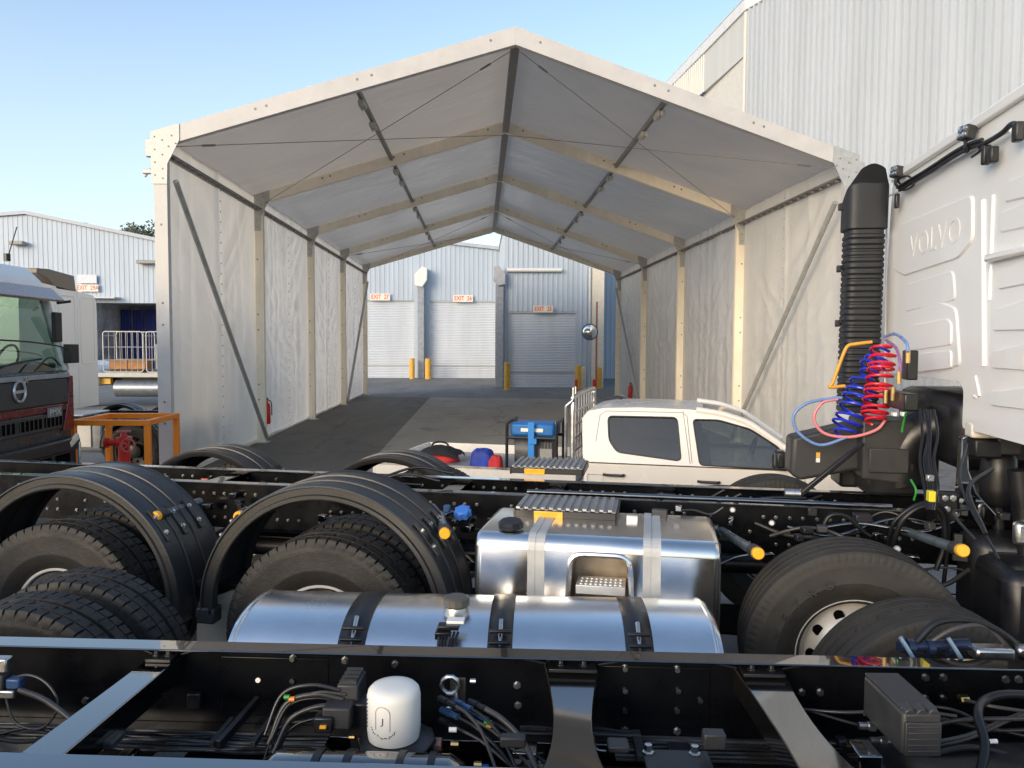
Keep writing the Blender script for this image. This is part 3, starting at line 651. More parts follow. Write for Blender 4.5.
def guard(parent, s, t, z, R=.70, W=.46, flip=False, ends=True):
    mb = guard_mb(R, W)
    o = mb.build('mudguard', GUARD, parent, smooth=30, fixn=False, loc=(s, t, z))
    sm = o.modifiers.new('thick', 'SOLIDIFY'); sm.thickness = .004; sm.offset = -1
    if flip: o.rotation_euler = (0, 0, math.pi)
    br = MB()
    for an in (38, 142):
        for yo in (W*.12, W*.46, W*.80):
            a = R_(an); rm = Matrix.Rotation(a-math.pi/2, 3, 'Y')
            for dd in (-4, 4):
                aa = R_(an+dd); c = V((-(R+.012)*math.cos(aa), yo, (R+.012)*math.sin(aa))); nn = V((-math.cos(aa), 0, math.sin(aa)))
                bolts(br, [c], nn, .010, .014)
            c = V((-(R+.008)*math.cos(a), yo, (R+.008)*math.sin(a)))
            br.cur = 1; br.box(c, (.20, .035, .007), Matrix.Rotation(math.pi/2-a if False else (a-math.pi/2), 3, 'Y')); br.cur = 0
    b = br.build('bolt_plate', [STEEL, GUARD], o)
    if ends:
        mb = MB(); a = R_(-2); mb.box((-R*math.cos(a)+.03, .045, R*math.sin(a)-.01), (.105, .09, .09)); mb.build('end_block', PLAST, o, bev=.012)
    return o

def rail(parent, s0, s1, t, ztop, h, inward, fl=.085, th=.009, name='chassis_rail', bp=None, m=BLACK):
    mb = MB(); d = inward
    mb.cur = 1; mb.b2((s0, t, ztop-h), (s1, t+d*th, ztop-.0015)); mb.cur = 0; mb.b2((s0, t-d*.001, ztop-th+.002), (s1, t+d*fl, ztop)); mb.b2((s0, t+d*th, ztop-h), (s1, t+d*fl, ztop-h+th))
    o = mb.build(name, [m, BLACKW], parent, bev=.004)
    if bp:
        b2 = MB(); bp(b2); b2.build('bolt_pattern', BOLT, o, smooth=30)
    return o

# ------------------------------------------------------------------ TRUCK 1 (nearest, only its chassis in view)
t1 = empty('truck_chassis', F1.o, R_(F1.deg), 'glossy black truck chassis nearest the camera with a low polished tank and a white filter', 'truck', None)
p1 = lambda px, py, t: F1.t(px, py, t)
z1 = lambda px, py, z: F1.z(px, py, z)
def bp1(b):
    for (px, py) in ((215+0, 0),): pass
    pts = []
    for px, py in ((293, 658), (293, 680), (345, 660), (517, 685), (518, 705), (625, 668), (625, 690), (625, 710), (625, 730), (677, 669), (678, 690), (677, 710), (677, 731), (925, 677), (943, 677), (925, 698), (943, 698), (757, 712), (802, 692), (820, 692), (1018, 679), (1005, 679), (86, 700), (395, 664), (585, 700), (700, 700)):
        q = p1(px, py, -.008); pts.append((q.x, -.006, q.z))
    bolts(b, pts, (0, -1, 0), .010, .016)
rail(t1, -4.2, 3.6, 0.0, 1.25, .31, -1, bp=bp1)
rail(t1, -4.2, 3.6, -.86, 1.25, .31, 1)
# darker reinforcement plates on the web
MB().b2((.42, -.0045, .98), (.82, -.0125, 1.2)).build('web_plate', BLACKW, t1, bev=.004)
MB().b2((-.95, -.0045, .98), (-.55, -.0125, 1.2)).build('web_plate', BLACKW, t1, bev=.004)
# cross members: a plate from the far rail to the near one, waisted and arched
def xmember(sf, sn, wf, wn, mt=None, ztf=1.205, ztn=1.215, waist=.8, dip=.02, hh=.09):
    mb = MB(); n = 14; tf, tn = -.012, -.845
    for i in range(n): pass
    vs = []
    for i in range(n+1):
        u = i/n; s = sf+(sn-sf)*u; w_ = (wf+(wn-wf)*u)*(1-(1-waist)*math.sin(math.pi*u)); t = tf+(tn-tf)*u; z = ztf+(ztn-ztf)*u - dip*math.sin(math.pi*u)
        vs += [(s-w_/2, t, z-hh), (s-w_/2, t, z), (s+w_/2, t, z), (s+w_/2, t, z-hh), (s+w_/2-.008, t, z-hh), (s+w_/2-.008, t, z-.008), (s-w_/2+.008, t, z-.008), (s-w_/2+.008, t, z-hh)]
    mb.add(vs, [(i*8+k, (i+1)*8+k, (i+1)*8+(k+1) % 8, i*8+(k+1) % 8) for i in range(n) for k in range(8)])
    o = mb.build('cross_member', mt or BLACK, t1, bev=.006)
    b = MB(); b.b2((sf-wf*.42, -.10, ztf+.002), (sf+wf*.42, -.02, ztf+.014)); bolts(b, [(sf-wf*.2, -.06, ztf+.014), (sf+wf*.2, -.06, ztf+.014)], (0, 0, 1), .011, .018)
    for sg in (-1, 1): b.bar((sf+sg*wf*.45, -.03, ztf+.005), (sf+sg*wf*1.35, -.01, ztf+.03), .012, .008)
    b.build('mounting_plate', BLACKM, o, bev=.002)
qa = F1.z(36, 757, 1.215); xmember(-1.14, qa.x, .11, .13, waist=.95, dip=.0)
xmember(.33, F1.z(574, 800, 1.2).x, .20, .24, BLACKX, waist=.55, dip=.03)
xmember(.985, F1.z(850, 800, 1.2).x, .17, .20, BLACKX, waist=.7, dip=.02)
xmember(-2.3, -2.4, .13, .14)
xmember(2.2, 2.4, .18, .2)
# polished D-shaped tank hung outside the far rail
def dtank(parent, s0, s1, prof, m, name='fuel_tank', endr=.03):
    """prof: list of (t,z) outline; ends domed slightly"""
    cx = sum(p[0] for p in prof)/len(prof); cz = sum(p[1] for p in prof)/len(prof); mb = MB(); rings = []
    sc = [(s0+endr*.15, .80), (s0, .93), (s0+endr*.3, .985), (s0+endr, 1.0), (s1-endr, 1.0), (s1-endr*.3, .985), (s1, .93), (s1-endr*.15, .80)]
    vs = []; n = len(prof)
    for s, k in sc: vs += [(s, cx+(t-cx)*k, cz+(z-cz)*k) for t, z in prof]
    fs = [(i*n+j, i*n+(j+1) % n, (i+1)*n+(j+1) % n, (i+1)*n+j) for i in range(len(sc)-1) for j in range(n)]
    fs += [tuple(range(n)), tuple((len(sc)-1)*n+j for j in range(n))[::-1]]
    mb.add(vs, fs); o = mb.build(name, m, parent, smooth=50)
    b = MB()
    for s in (s0+endr*1.1, s1-endr*1.1): b.tube([(s, cx+(t-cx)*1.004, cz+(z-cz)*1.004) for t, z in prof], .006, 6, closed=True)
    b.build('weld_seam', m, o); return o
TC, TR, TX = (.57, .925), .29, .36
def sq(a, g=0.0):
    c, s_ = math.cos(R_(a)), math.sin(R_(a)); k = 1/(abs(c)**2.5+abs(s_)**2.5)**(1/2.5); return (TC[0]+(TX+g)*c*k, TC[1]+(TR+g)*s_*k)
prof1 = [sq(a) for a in range(0, 360, 8)]
tk = dtank(t1, -1.06, .945, prof1, ALUB)
for px in (352, 500, 640):
    q = F1.t(px, 620, .30); b = MB(); w_ = .055 if px != 500 else .05
    pts = [sq(a, .004) for a in range(-30, 250, 6)]
    vs = []
    for t, z in pts: vs += [(q.x-w_, t, z), (q.x+w_, t, z)]
    for (t, z), (tt, zz) in zip(pts, pts): pass
    b.add(vs, [(2*i, 2*i+1, 2*i+3, 2*i+2) for i in range(len(pts)-1)])
    o = b.build('tank_strap', BLACKM, tk, smooth=60, fixn=False); sm = o.modifiers.new('thick', 'SOLIDIFY'); sm.thickness = .008; sm.offset = 1
    b = MB()
    for a, hw, th in ((128, .045, .018), (136, .045, .018), (150, .062, .026), (158, .062, .02)):
        c = V((q.x, *sq(a, .022))); b.tube([c-V((hw, 0, 0)), c+V((hw, 0, 0))], th*.5, 8)
    for dx in (-.05, .05):
        c0 = V((q.x+dx, *sq(146, .02))); c1 = V((q.x+dx, *sq(168, .035))); b.bar(c0, c1, .012, .04)
    c0 = V((q.x, *sq(118, .022))); c1 = V((q.x, *sq(156, .022))); b.cur = 1; b.tube([c0, c1], .010, 8); b.cur = 0
    b.build('strap_buckle', [BLACKM, STEEL], o, bev=.003)
q = F1.z(463, 590, 1.22)
cp = MB(); cp.lathe([(-.02, .055), (.02, .055), (.045, .048), (.05, .04)], (q.x, .47, 1.19), (0, 0, 1), 24); cp.build('filler_neck', ALUT, tk)
cp = MB(); cp.lathe([(0, .05), (.0, .056), (.03, .056), (.036, .045), (.036, .001)], (q.x, .47, 1.242), (0, 0, 1), 12); cp.build('filler_cap', mat('cap_grey', (.10, .09, .08), .45), tk, smooth=20)
# sender plug and its cables on the tank
q = F1.t(449, 606, .30)
o = MB().box((q.x, .29, 1.215), (.085, .05, .018)).box((q.x-.02, .27, 1.19), (.06, .05, .03)).build('sender_plug', BLACKM, t1, bev=.004)
for k in range(6):
    hose([(q.x-.035+k*.015, .27, 1.20), (q.x-.03+k*.011, .20, 1.15), (q.x-.02+k*.006, .13, 1.04), (q.x-.015+k*.004, .05, .95)], .006, HOSE if k % 3 else HOSEG, t1, 'cable')
MB().box((q.x+.025, .32, 1.228), (.07, .05, .012)).build('label_tag', CABW, t1, bev=.002)
# wheels of truck 1
for s in (-1.96, -3.34):
    wheel(t1, s, .40, .75, W=.27); wheel(t1, s, .76, .75, W=.27)
    wheel(t1, s, -1.25, .75, W=.27)
wheel(t1, 1.86, .56, .745, W=.31, lug=False, tm=RUBBERG, rot=.1)
# valve group sitting in front of the steer tyre (above the rail, px 895-1000)
b = MB(); q = F1.t(935, 648, .12); b.tube([q+V((-.13, 0, 0)), q+V((.13, .02, .01))], .022, 10)
for dx in (-.09, -.02, .05): b.tube([q+V((dx-.012, 0, .0)), q+V((dx+.012, 0, .0))], .032, 10)
b.build('steering_valve', mat('valve_navy', (.02, .03, .07), .3, metal=.4), t1, smooth=40)
b = MB(); b.box(q+V((.2, 0, -.01)), (.14, .07, .045)); b.box(q+V((.33, .02, -.01)), (.07, .05, .04)); b.build('valve_body', ALUT, t1, bev=.012)
hose([q+V((-.07, 0, .02)), q+V((.02, .02, .09)), q+V((.16, .03, .09)), q+V((.28, .03, .03)), q+V((.34, .02, -.06))], .013, HOSE, t1)
hose([q+V((-.02, 0, .02)), q+V((.07, .0, .075)), q+V((.2, .03, .07)), q+V((.30, .03, -.03))], .009, HOSEG, t1)
for dx in (-.14, .03): hose([q+V((dx, -.03, .05)), q+V((dx+.03, -.04, .0)), q+V((dx+.06, -.05, -.06))], .008, mat('light_blue_metal', (.2, .3, .42), .3, metal=.4), t1, 'cable_tie')
# white spin-on filter
q = F1.t(394, 735, -.36); fz = q.z+.028; fc = (q.x, -.36+.0)
fl = MB().lathe([(-.03, .001), (-.03, .080), (.0, .084), (.104, .084), (.122, .080), (.132, .070), (.137, .05), (.139, .02), (.139, .001)], (fc[0], fc[1], fz), (0, 0, 1), 40).build('filter', FILTER, t1, smooth=50)
def onf(a, b, c, A0=-1.80): an = A0 + a/.0848; return V((fc[0]+.0848*math.cos(an), fc[1]+.0848*math.sin(an), fz+.055+b))
mb = MB(); arc = [(-.024, -.03)] + [(-.024+.0, .025)] + [(-.024+.024*(1-math.cos(R_(x))), .025+.02*math.sin(R_(x))) for x in range(20, 181, 20)] + [(.024, -.03)]
for a_, b_ in zip(arc, arc[1:]): mb.tube([onf(*a_, 0), onf(*b_, 0)], .0007, 4)
mb.tube([onf(0, -.012, 0), onf(.001, .01, 0)], .0018, 5); mb.tube([onf(-.006, -.014, 0), onf(0, -.012, 0)], .0014, 4)
for k in range(26):
    a_ = R_(200 + 140*k/25); rr = .040+.006*random.random(); x, y = rr*math.cos(a_), -.018+rr*.75*math.sin(a_); mb.tube([onf(x, y, 0), onf(x+random.uniform(-.005, .005), y+random.uniform(-.004, .004), 0)], .0011, 4)
for k in range(8): mb.tube([onf(-.075, -.04+.012*k, 0), onf(-.071, -.036+.012*k+.004, 0)], .0012, 4)
mb.build('filter_print', INK, fl, smooth=0)
MB().lathe([(0, .001), (0, .12), (.02, .125), (.025, .10), (.028, .001)], (fc[0]+.01, fc[1], fz-.058), (0, 0, 1), 10).build('filter_head', BLACKM, t1, bev=.004)
MB().box((fc[0]-.01, fc[1]+.02, fz-.11), (.17, .15, .11)).build('dryer_body', ALUT if 0 else BLACKM, t1, bev=.01)
# air reservoir under the filter
b = MB(); pr = []
s0, s1_ = F1.t(258, 760, -.52).x, F1.t(474, 760, -.52).x
c = F1.t(366, 748, -.52); rz = c.z-.125
b.lathe([(0, .001), (.008, .06), (.03, .10), (.07, .122), (s1_-s0-.07, .122), (s1_-s0-.03, .10), (s1_-s0-.008, .06), (s1_-s0, .001)], (s0, -.56, rz), (1, 0, 0), 36)
o = b.build('air_reservoir', BLACK, t1, smooth=50)
for f in (.28, .42, .66, .8): MB().lathe([(0, .123), (0, .127), (.022, .127), (.022, .123)], (s0+(s1_-s0)*f, -.56, rz), (1, 0, 0), 36).build('band', BLACKM, o)
# relay / solenoid pack left of the filter
def boxpx(px, py, t, d, m=BLACKM, nm='valve_block', bev=.006, rz=0.0, par=t1, fr=F1):
    q = fr.t(px, py, t); o = MB().box((0, 0, 0), d).build(nm, m, par, bev=bev, loc=q); o.rotation_euler = (0, 0, rz); return o, q
o, q = boxpx(352, 692, -.22, (.07, .12, .10), PLAST); 
b = MB()
for k in range(4): b.box((-.0, -.045+.03*k, .056), (.055, .014, .012))
b.build('fin', PLAST, o)
o, q = boxpx(340, 712, -.30, (.09, .10, .07), PLAST); o2, q2 = boxpx(325, 722, -.34, (.06, .05, .05), BLACKM); boxpx(323, 727, -.37, (.02, .012, .008), AMBER, 'marker_tab', .001)
boxpx(362, 722, -.26, (.06, .08, .16), BLACKM)
for k in range(9):
    px0 = 318+random.uniform(-5, 12); py0 = 690+k*4.5
    a = p1(px0+20, py0, -.28); c = p1(px0-38, py0+8+random.uniform(-6, 4), -.30); d = p1(px0-55, py0+45, -.35)
    hose([a, (a+c)/2+V((0, 0, .025)), c, d], random.choice((.005, .006, .008)), random.choice((HOSE, HOSEG, PIPE)), t1)
for (px, py, mm) in ((287, 697, GREEN), (292, 699, ORANGE), (352, 737, BRASS), (473, 681, ALUT)): q = p1(px, py, -.3); MB().tube([q-V((.009, 0, 0)), q+V((.009, 0, 0))], .008, 8).build('hose_fitting', mm, t1)
# lifting eye, bracket and blue push-in connectors right of the filter
q = p1(458, 690, -.12); MB().box(q, (.055, .01, .09)).build('bracket', mat('bracket_bronze', (.10, .085, .07), .35, metal=.6), t1, bev=.004)
b = MB(); c = p1(450, 685, -.14); b.tube([c+V((.030*math.cos(a/10*6.28), 0, .030*math.sin(a/10*6.28))) for a in range(10)], .008, 8, closed=True); b.tube(spline([c+V((.02, 0, -.02)), c+V((.02, -.01, -.06)), c+V((-.02, -.02, -.08))], 4), .007, 8); b.build('lifting_eye', STEEL, t1)
NAVY = mat('navy_connector', (.03, .07, .17), .35, var=.2)
for k, (px, py) in enumerate(((448, 703), (463, 706), (478, 706), (450, 714), (464, 716), (479, 717), (449, 725))):
    a = p1(px-8, py-4, -.22); c = p1(px+8, py+3, -.30); b = MB(); b.tube([a, a.lerp(c, .5)], .013, 8); b.tube([a.lerp(c, .5), c], .010, 8); b.build('connector', NAVY if k % 2 else HOSE, t1)
    e = p1(px+34+k*5, py+30+k*2, -.40); f_ = p1(px+50+k*6, 775, -.5); hose([c, c.lerp(e, .45)+V((0, 0, .012)), e, f_], .0055 if k != 2 else .009, HOSEG if k % 2 == 0 else HOSE, t1)
for (px, py, mm, r) in ((488, 722, GREEN, .008), (490, 725, YELLOW, .007), (453, 729, CABW, .008), (455, 744, BRASS, .013), (478, 764, BRASS, .012), (485, 766, BLUE, .008), (438, 744, mat('brown_fitting', (.18, .10, .07), .5), .022)):
    q = p1(px, py, -.34); MB().tube([q-V((.012, .004, 0)), q+V((.012, -.004, 0))], r, 10).build('hose_fitting', mm, t1)
# bundles of nylon pipe along the floor of the frame
def bundle(px0, px1, py, t, n, sp=.016, mm=None, dz=0.0, par=t1, r=.0065):
    for k in range(n):
        a = p1(px0, py, t); b_ = p1(px1, py, t); tt = t - k*sp; pts = []
        for i in range(7): u = i/6; pts.append((a.x+(b_.x-a.x)*u, tt+random.uniform(-.004, .004), a.z-.0*k+random.uniform(-.004, .004)+dz*u))
        hose(pts, r*random.uniform(.8, 1.3), mm or random.choice((PIPE, HOSEG, PIPE, HOSE)), par, 'nylon_pipe', 4, 6)
bundle(-60, 90, 722, -.10, 6, .022)
bundle(110, 330, 730, -.14, 7, .020)
bundle(612, 900, 736, -.10, 7, .024)
bundle(-60, 330, 752, -.24, 4, .02, PIPE)
bundle(520, 640, 728, -.12, 3)
for i, px in enumerate((222, 262, 637, 640)):
    q = p1(px, 732 if px < 400 else 745, -.2); MB().box(q, (.018, .17, .02)).build('pipe_clip', PLAST, t1, bev=.002)
# hoses at the left edge
hose([p1(-10, 700, -.15), p1(20, 676, -.18), p1(45, 682, -.2), p1(58, 705, -.22), p1(42, 728, -.22), p1(15, 722, -.2), p1(4, 690, -.18)], .0045, HOSEG, t1)
hose([p1(20, 690, -.2), p1(45, 700, -.25), p1(75, 722, -.3)], .010, HOSEG, t1)
hose([p1(-5, 735, -.2), p1(30, 728, -.2), p1(60, 735, -.22), p1(80, 760, -.3)], .007, HOSE, t1)
for (px, py, d, mm) in ((3, 664, (.05, .04, .05), ALUT), (2, 680, (.04, .05, .05), PLAST), (16, 682, (.05, .04, .035), NAVY), (10, 692, (.06, .05, .03), ALUT)): boxpx(px, py, -.18, d, mm)
q = p1(259, 679, -.004); MB().lathe([(0, .009), (.004, .009), (.005, .001)], (q.x, -.0125, q.z), (0, -1, 0), 14).build('lit_hole', mat('hole_glow', (.9, .85, .7), .3, emis=((1, .9, .7), .35)), t1)  # glowing disc stands in for light through a hole in the web
boxpx(195, 700, -.03, (.05, .03, .06), BLACKM); 
q0 = p1(258, 700, -.1); q1 = p1(218, 745, -.35); MB().bar(q0, q1, .02, .03).build('bracket', BLACKM, t1, bev=.003)
# ECU box at right with ribbed cover
q = F1.t(905, 712, -.34)
ec = MB().box((0, 0, 0), (.115, .26, .13)).build('control_unit', PLAST, t1, bev=.010, loc=(q.x-.01, -.33, q.z-.01)); ec.rotation_euler = (0, 0, R_(2))
b = MB()
b.box((0, .01, .068), (.108, .24, .010))
for k in range(3): b.tube([(-.035+.035*k, -.128, .060), (-.035+.035*k, -.085, .066)], .016, 10)
b.box((0, -.134, -.01), (.105, .012, .10)); 
for k in range(5): b.box((0, -.139, -.045+.018*k), (.09, .008, .006))
b.build('ribbed_cover', PLAST, ec, bev=.003)
for (px, py) in ((868, 726), (880, 741)):
    q = p1(px, py, -.25); b = MB(); b.tube([q-V((.03, 0, 0)), q-V((.0, 0, 0))], .012, 10); b.tube([q, q+V((.02, 0, 0))], .017, 6); b.tube([q+V((.02, 0, 0)), q+V((.035, 0, 0))], .009, 8); b.build('hose_fitting', STEEL, t1, smooth=30)
hose([p1(980, 775, -.45), p1(985, 745, -.38), p1(978, 715, -.3), p1(985, 700, -.22), p1(1010, 694, -.2), p1(1060, 698, -.2)], .014, HOSE, t1)
hose([p1(1030, 712, -.2), p1(990, 706, -.2), p1(965, 700, -.12)], .006, HOSEG, t1)
hose([p1(925, 744, -.3), p1(965, 736, -.25), p1(1000, 722, -.2), p1(1040, 706, -.15)], .007, HOSEG, t1)
hose([p1(925, 748, -.3), p1(970, 738, -.25), p1(1010, 720, -.2), p1(1040, 712, -.15)], .006, HOSEG, t1)
hose([p1(930, 755, -.33), p1(975, 748, -.3), p1(1040, 765, -.3)], .011, HOSE, t1)
for (px, py, mm, r) in ((964, 699, BRASS, .018), (935, 757, BRASS, .018), (941, 768, BRASS, .018), (974, 764, RED, .012), (964, 754, ORANGE, .008), (993, 741, CABW, .007)):
    q = p1(px, py, -.30 if px != 964 or py > 720 else -.06); MB().tube([q-V((.016, 0, .002)), q+V((.012, 0, 0))], r, 8).build('hose_fitting', mm, t1)
for k in range(8):
    a = p1(random.uniform(780, 900), random.uniform(700, 765), -.12); c = p1(random.uniform(940, 1060), random.uniform(710, 765), -.25)
    hose([a, a.lerp(c, .35)+V((0, -.03, random.uniform(-.03, .05))), a.lerp(c, .7)+V((0, 0, random.uniform(-.03, .03))), c], random.choice((.006, .008, .011)), random.choice((HOSE, PIPE, HOSE)), t1)
for k in range(16):
    px = random.choice((random.uniform(0, 140), random.uniform(480, 545), random.uniform(600, 720), random.uniform(830, 870))); py = random.uniform(735, 765)
    boxpx(px, py, random.uniform(-.5, -.1), (random.uniform(.03, .08), random.uniform(.03, .1), random.uniform(.02, .05)), random.choice((BLACKM, PLAST, BLACK)))
# mount with two studs bottom centre-right
q = p1(678, 762, -.45); o = MB().box(q, (.20, .12, .012)).build('mounting_plate', PLAST, t1, bev=.004)
for dx in (-.085, .055):
    b = MB(); bolts(b, [q+V((dx, .03, .006))], (0, 0, 1), .012, .03); b.build('stud', STEEL, o)
hose([p1(594, 694, -.06), p1(586, 696, -.06), p1(588, 714, -.08)], .004, STEEL, t1, 'hook'); hose([p1(592, 730, -.1), p1(596, 748, -.12), p1(606, 751, -.12)], .005, STEEL, t1, 'hook')
MB().b2((-4.0, -.80, .62), (3.4, -.06, .635)).b2((-4.0, -.04, .55), (3.4, .24, .565)).b2((-1.4, .24, .45), (1.3, 1.0, .465)).build('shade_sheet', DARK, t1, bev=.003)  # black sheets added as shade under the frame, hiding the bright ground
MB().b2((-.9, .02, .5), (1.4, .95, .515)).build('shade_sheet', DARK, t1, bev=.003)  # another added black sheet, shade below the tank
# floor of clutter far below: gearbox, propshaft, springs
b = MB(); b.tube([(-4, -.43, .72), (1.2, -.43, .78)], .065, 16); b.build('propshaft', BLACKM, t1)
MB().box((1.9, -.43, .85), (1.4, .5, .45)).build('gearbox', BLACKM, t1, bev=.06)
for t in (-.02, -.84):
    b = MB()
    for k in range(4): b.box((-2.6, t+.12*(1 if t < -.5 else 1)*.0, .70-.022*k), (2.2-.3*k, .08, .018))
    b.build('leaf_spring', BLACKM, t1, bev=.003)
# underside tray of hoses that fills the gap between rails
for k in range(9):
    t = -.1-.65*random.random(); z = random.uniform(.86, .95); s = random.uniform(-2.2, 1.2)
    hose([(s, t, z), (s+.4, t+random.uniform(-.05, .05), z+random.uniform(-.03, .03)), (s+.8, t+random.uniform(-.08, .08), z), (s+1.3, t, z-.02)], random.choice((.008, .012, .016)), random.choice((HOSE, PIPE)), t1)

# ------------------------------------------------------------------ TRUCK 2
t2 = empty('truck_cab_chassis', F2.o, R_(F2.deg), 'black chassis truck with white cab at right, big square polished tank and black mudguards', 'truck', None)
p2 = lambda px, py, t: F2.t(px, py, t)
TW2 = .57
def bp2(tt, sg):
    def f(b):
        pts = []
        s = -3.4
        while s < 2.6:
            for z in (1.33, 1.24, 1.17):
                if random.random() < .62: pts.append((s+random.uniform(-.004, .004), tt, z))
            s += .075
        bolts(b, pts, (0, sg, 0), .008, .010)
    return f
rail(t2, -4.5, 3.2, 0.0, 1.40, .30, 1, bp=bp2(-.001, -1), fl=.075)
rail(t2, -4.5, 3.2, TW2, 1.40, .30, -1, bp=bp2(TW2-.010, -1), fl=.075)
for s in (-3.1, -1.95, -.25, .42, 1.15, 2.05):
    b = MB(); b.b2((s-.06, .01, 1.36), (s+.06, TW2-.01, 1.372)); b.b2((s-.06, .01, 1.20), (s-.05, TW2-.01, 1.36)); b.build('cross_member', BLACK, t2, bev=.004)
# pipe along the top of the near rail
hose([(.3, -.03, 1.43), (1.2, -.03, 1.43), (2.4, -.02, 1.425)], .016, BLACK, t2, 'conduit')
# wheels
ZW2 = .86
for s in (-.66, -2.25):
    wheel(t2, s, -.80, ZW2-.09, W=.28, R=.545); wheel(t2, s, -.45, ZW2-.09, W=.28, R=.545)
    wheel(t2, s, 1.18, ZW2, W=.28, R=.5)
wheel(t2, 2.02, -.75, .86, R=.525, W=.33, lug=False, front=True, tm=RUBBERG, rot=.25)
wheel(t2, 1.95, 1.2, .865, R=.51, W=.33, lug=False, front=True, tm=RUBBERG)
tl = MB()
for k, ch in enumerate('METRO'):
    a0 = R_(-74+k*13); rr = .385
    def lf(x, y, z, a0=a0, rr=rr):
        an = a0 + x/rr; q = rr + y; return V((2.02+q*math.sin(an), -.75-.168-z-.001, .86+q*math.cos(an)))
    mm = text_mesh(ch, .060, lf, ext=.002); tl.add(mm.v, mm.f)
tl.build('tyre_lettering', RUBBERG, t2, smooth=0, fixn=False)
guard(t2, -.64, -.96, .90, .70, .46); guard(t2, -2.16, -.96, .90, .70, .46)
for s in (-.93, -2.45): guard(t2, s, 1.33, .85, .62, .46, flip=True)
# mud flap panel
qq = [p2(px, py, -.78) for px, py in ((197, 603), (232, 590), (262, 568), (270, 660), (196, 668))]
MB().prism([(a.x, a.z) for a in qq], lambda a, b, d: V((a, d, b)), -.78, -.76).build('mud_flap', mat('flap_cream', (.62, .56, .46), .5), t2, bev=.004)
MB().bar(p2(172, 606, -.9), p2(216, 574, -.5), .05, .03).build('step_bar', BLACKM, t2, bev=.006)
MB().box((-1.36, -.6, .98), (.34, .4, .03)).build('flap_bracket', BLACKM, t2, bev=.004)
# marker poles
for (px0, py0, px1, py1, nm) in ((200, 502, 154, 517, 0), (262, 500, 238, 517, 0), (425, 512, 445, 534, 0), (722, 531, 759, 554, 1), (905, 531, 964, 551, 1)):
    a = p2(px0, py0, -.10 if nm else -.35); b_ = p2(px1, py1, -.90)
    if nm == 0: a = V((b_.x+(a.x-b_.x)*.6, -.40, b_.z-.02))
    d = (b_-a).normalized(); o = MB().tube([a, b_-d*.03], .025, 16).build('marker_pole', mat('pole_blue_grey', (.09, .115, .13), .3, coat=.3), t2)
    MB().tube([b_-d*.035, b_-d*.006, b_], [.029, .029, .024], 16).build('marker_light', AMBER, o)
    MB().tube([b_-d*.11, b_-d*.036], .033, 16).build('grommet', PLAST, o)
# fuel tank with a step recess
TS0, TS1, TT0, TT1, TZ0, TZ1 = .17, 1.385, -.92, -.24, .72, 1.385
rr_ = .072
full = rrect(TT0, TZ0, TT1, TZ1, rr_, 6)
o = MB(); prof = full
tk2 = None
mb = MB()
n = len(prof); cx, cz = (TT0+TT1)/2, (TZ0+TZ1)/2
sc = [(TS0+.006, .86), (TS0, .94), (TS0+.012, .985), (TS0+.035, 1.0), (TS1-.035, 1.0), (TS1-.012, .985), (TS1, .94), (TS1-.006, .86)]
vs = []
for s, k in sc: vs += [(s, cx+(t-cx)*k, cz+(z-cz)*k) for t, z in prof]
fs = []
front = None
for i in range(len(sc)-1):
    for j in range(n):
        a, b_ = prof[j], prof[(j+1) % n]
        if i == 3 and abs(a[0]-TT0) < 1e-4 and abs(b_[0]-TT0) < 1e-4: continue
        fs.append((i*n+j, i*n+(j+1) % n, (i+1)*n+(j+1) % n, (i+1)*n+j))
fs += [tuple(range(n)), tuple((len(sc)-1)*n+j for j in range(n))[::-1]]
mb.add(vs, fs)
ql = p2(566, 560, TT0); qr = p2(634, 560, TT0); qt = p2(600, 547, TT0)
hs0, hs1, hz1, hz0 = ql.x, qr.x, min(qt.z, TZ1-rr_-.008), TZ0+.16
hole = rpoly([(hs0+.02, hz1), (hs1-.02, hz1), (hs1, hz0), (hs0, hz0)], [.07, .07, .02, .02], 6)
mb.plate([[(TS0+.035, TZ0+rr_), (TS1-.035, TZ0+rr_), (TS1-.035, TZ1-rr_), (TS0+.035, TZ1-rr_)], hole], lambda a, b: V((a, TT0, b)))
tk2 = mb.build('fuel_tank', ALU, t2, smooth=45)
b = MB(); nh = len(hole); c_ = ((hs0+hs1)/2, (hz0+hz1)/2)
inn = [(c_[0]+(a-c_[0])*.9, c_[1]+(z-c_[1])*.9) for a, z in hole]
b.add([V((a, TT0, z)) for a, z in hole] + [V((a, TT0+.20, z)) for a, z in inn], [(i, (i+1) % nh, (i+1) % nh+nh, i+nh) for i in range(nh)] + [tuple(range(nh, 2*nh))])
b.build('step_recess', mat('recess_alu_shade', (.42, .34, .25), .38, metal=.5, var=.25), tk2, smooth=45)  # recess shade and warm reflection painted brown into the aluminium
MB().tube([V((a, TT0-.002, z)) for a, z in hole], .014, 8, closed=True).build('recess_trim', ALU, tk2)
b = MB(); qs = p2(600, 585, TT0+.01); b.b2((hs0+.05, TT0-.01, qs.z-.045), (hs1-.04, TT0+.15, qs.z)); 
for k in range(9):
    for r in range(3): b.lathe([(0, .010), (.007, .008), (.007, .004)], (hs0+.075+k*(hs1-hs0-.14)/8, TT0+.015+r*.045, qs.z), (0, 0, 1), 8)
b.build('step_tread', mat('tread_alu', (.7, .68, .64), .4, metal=.4, var=.1), tk2, bev=.004)
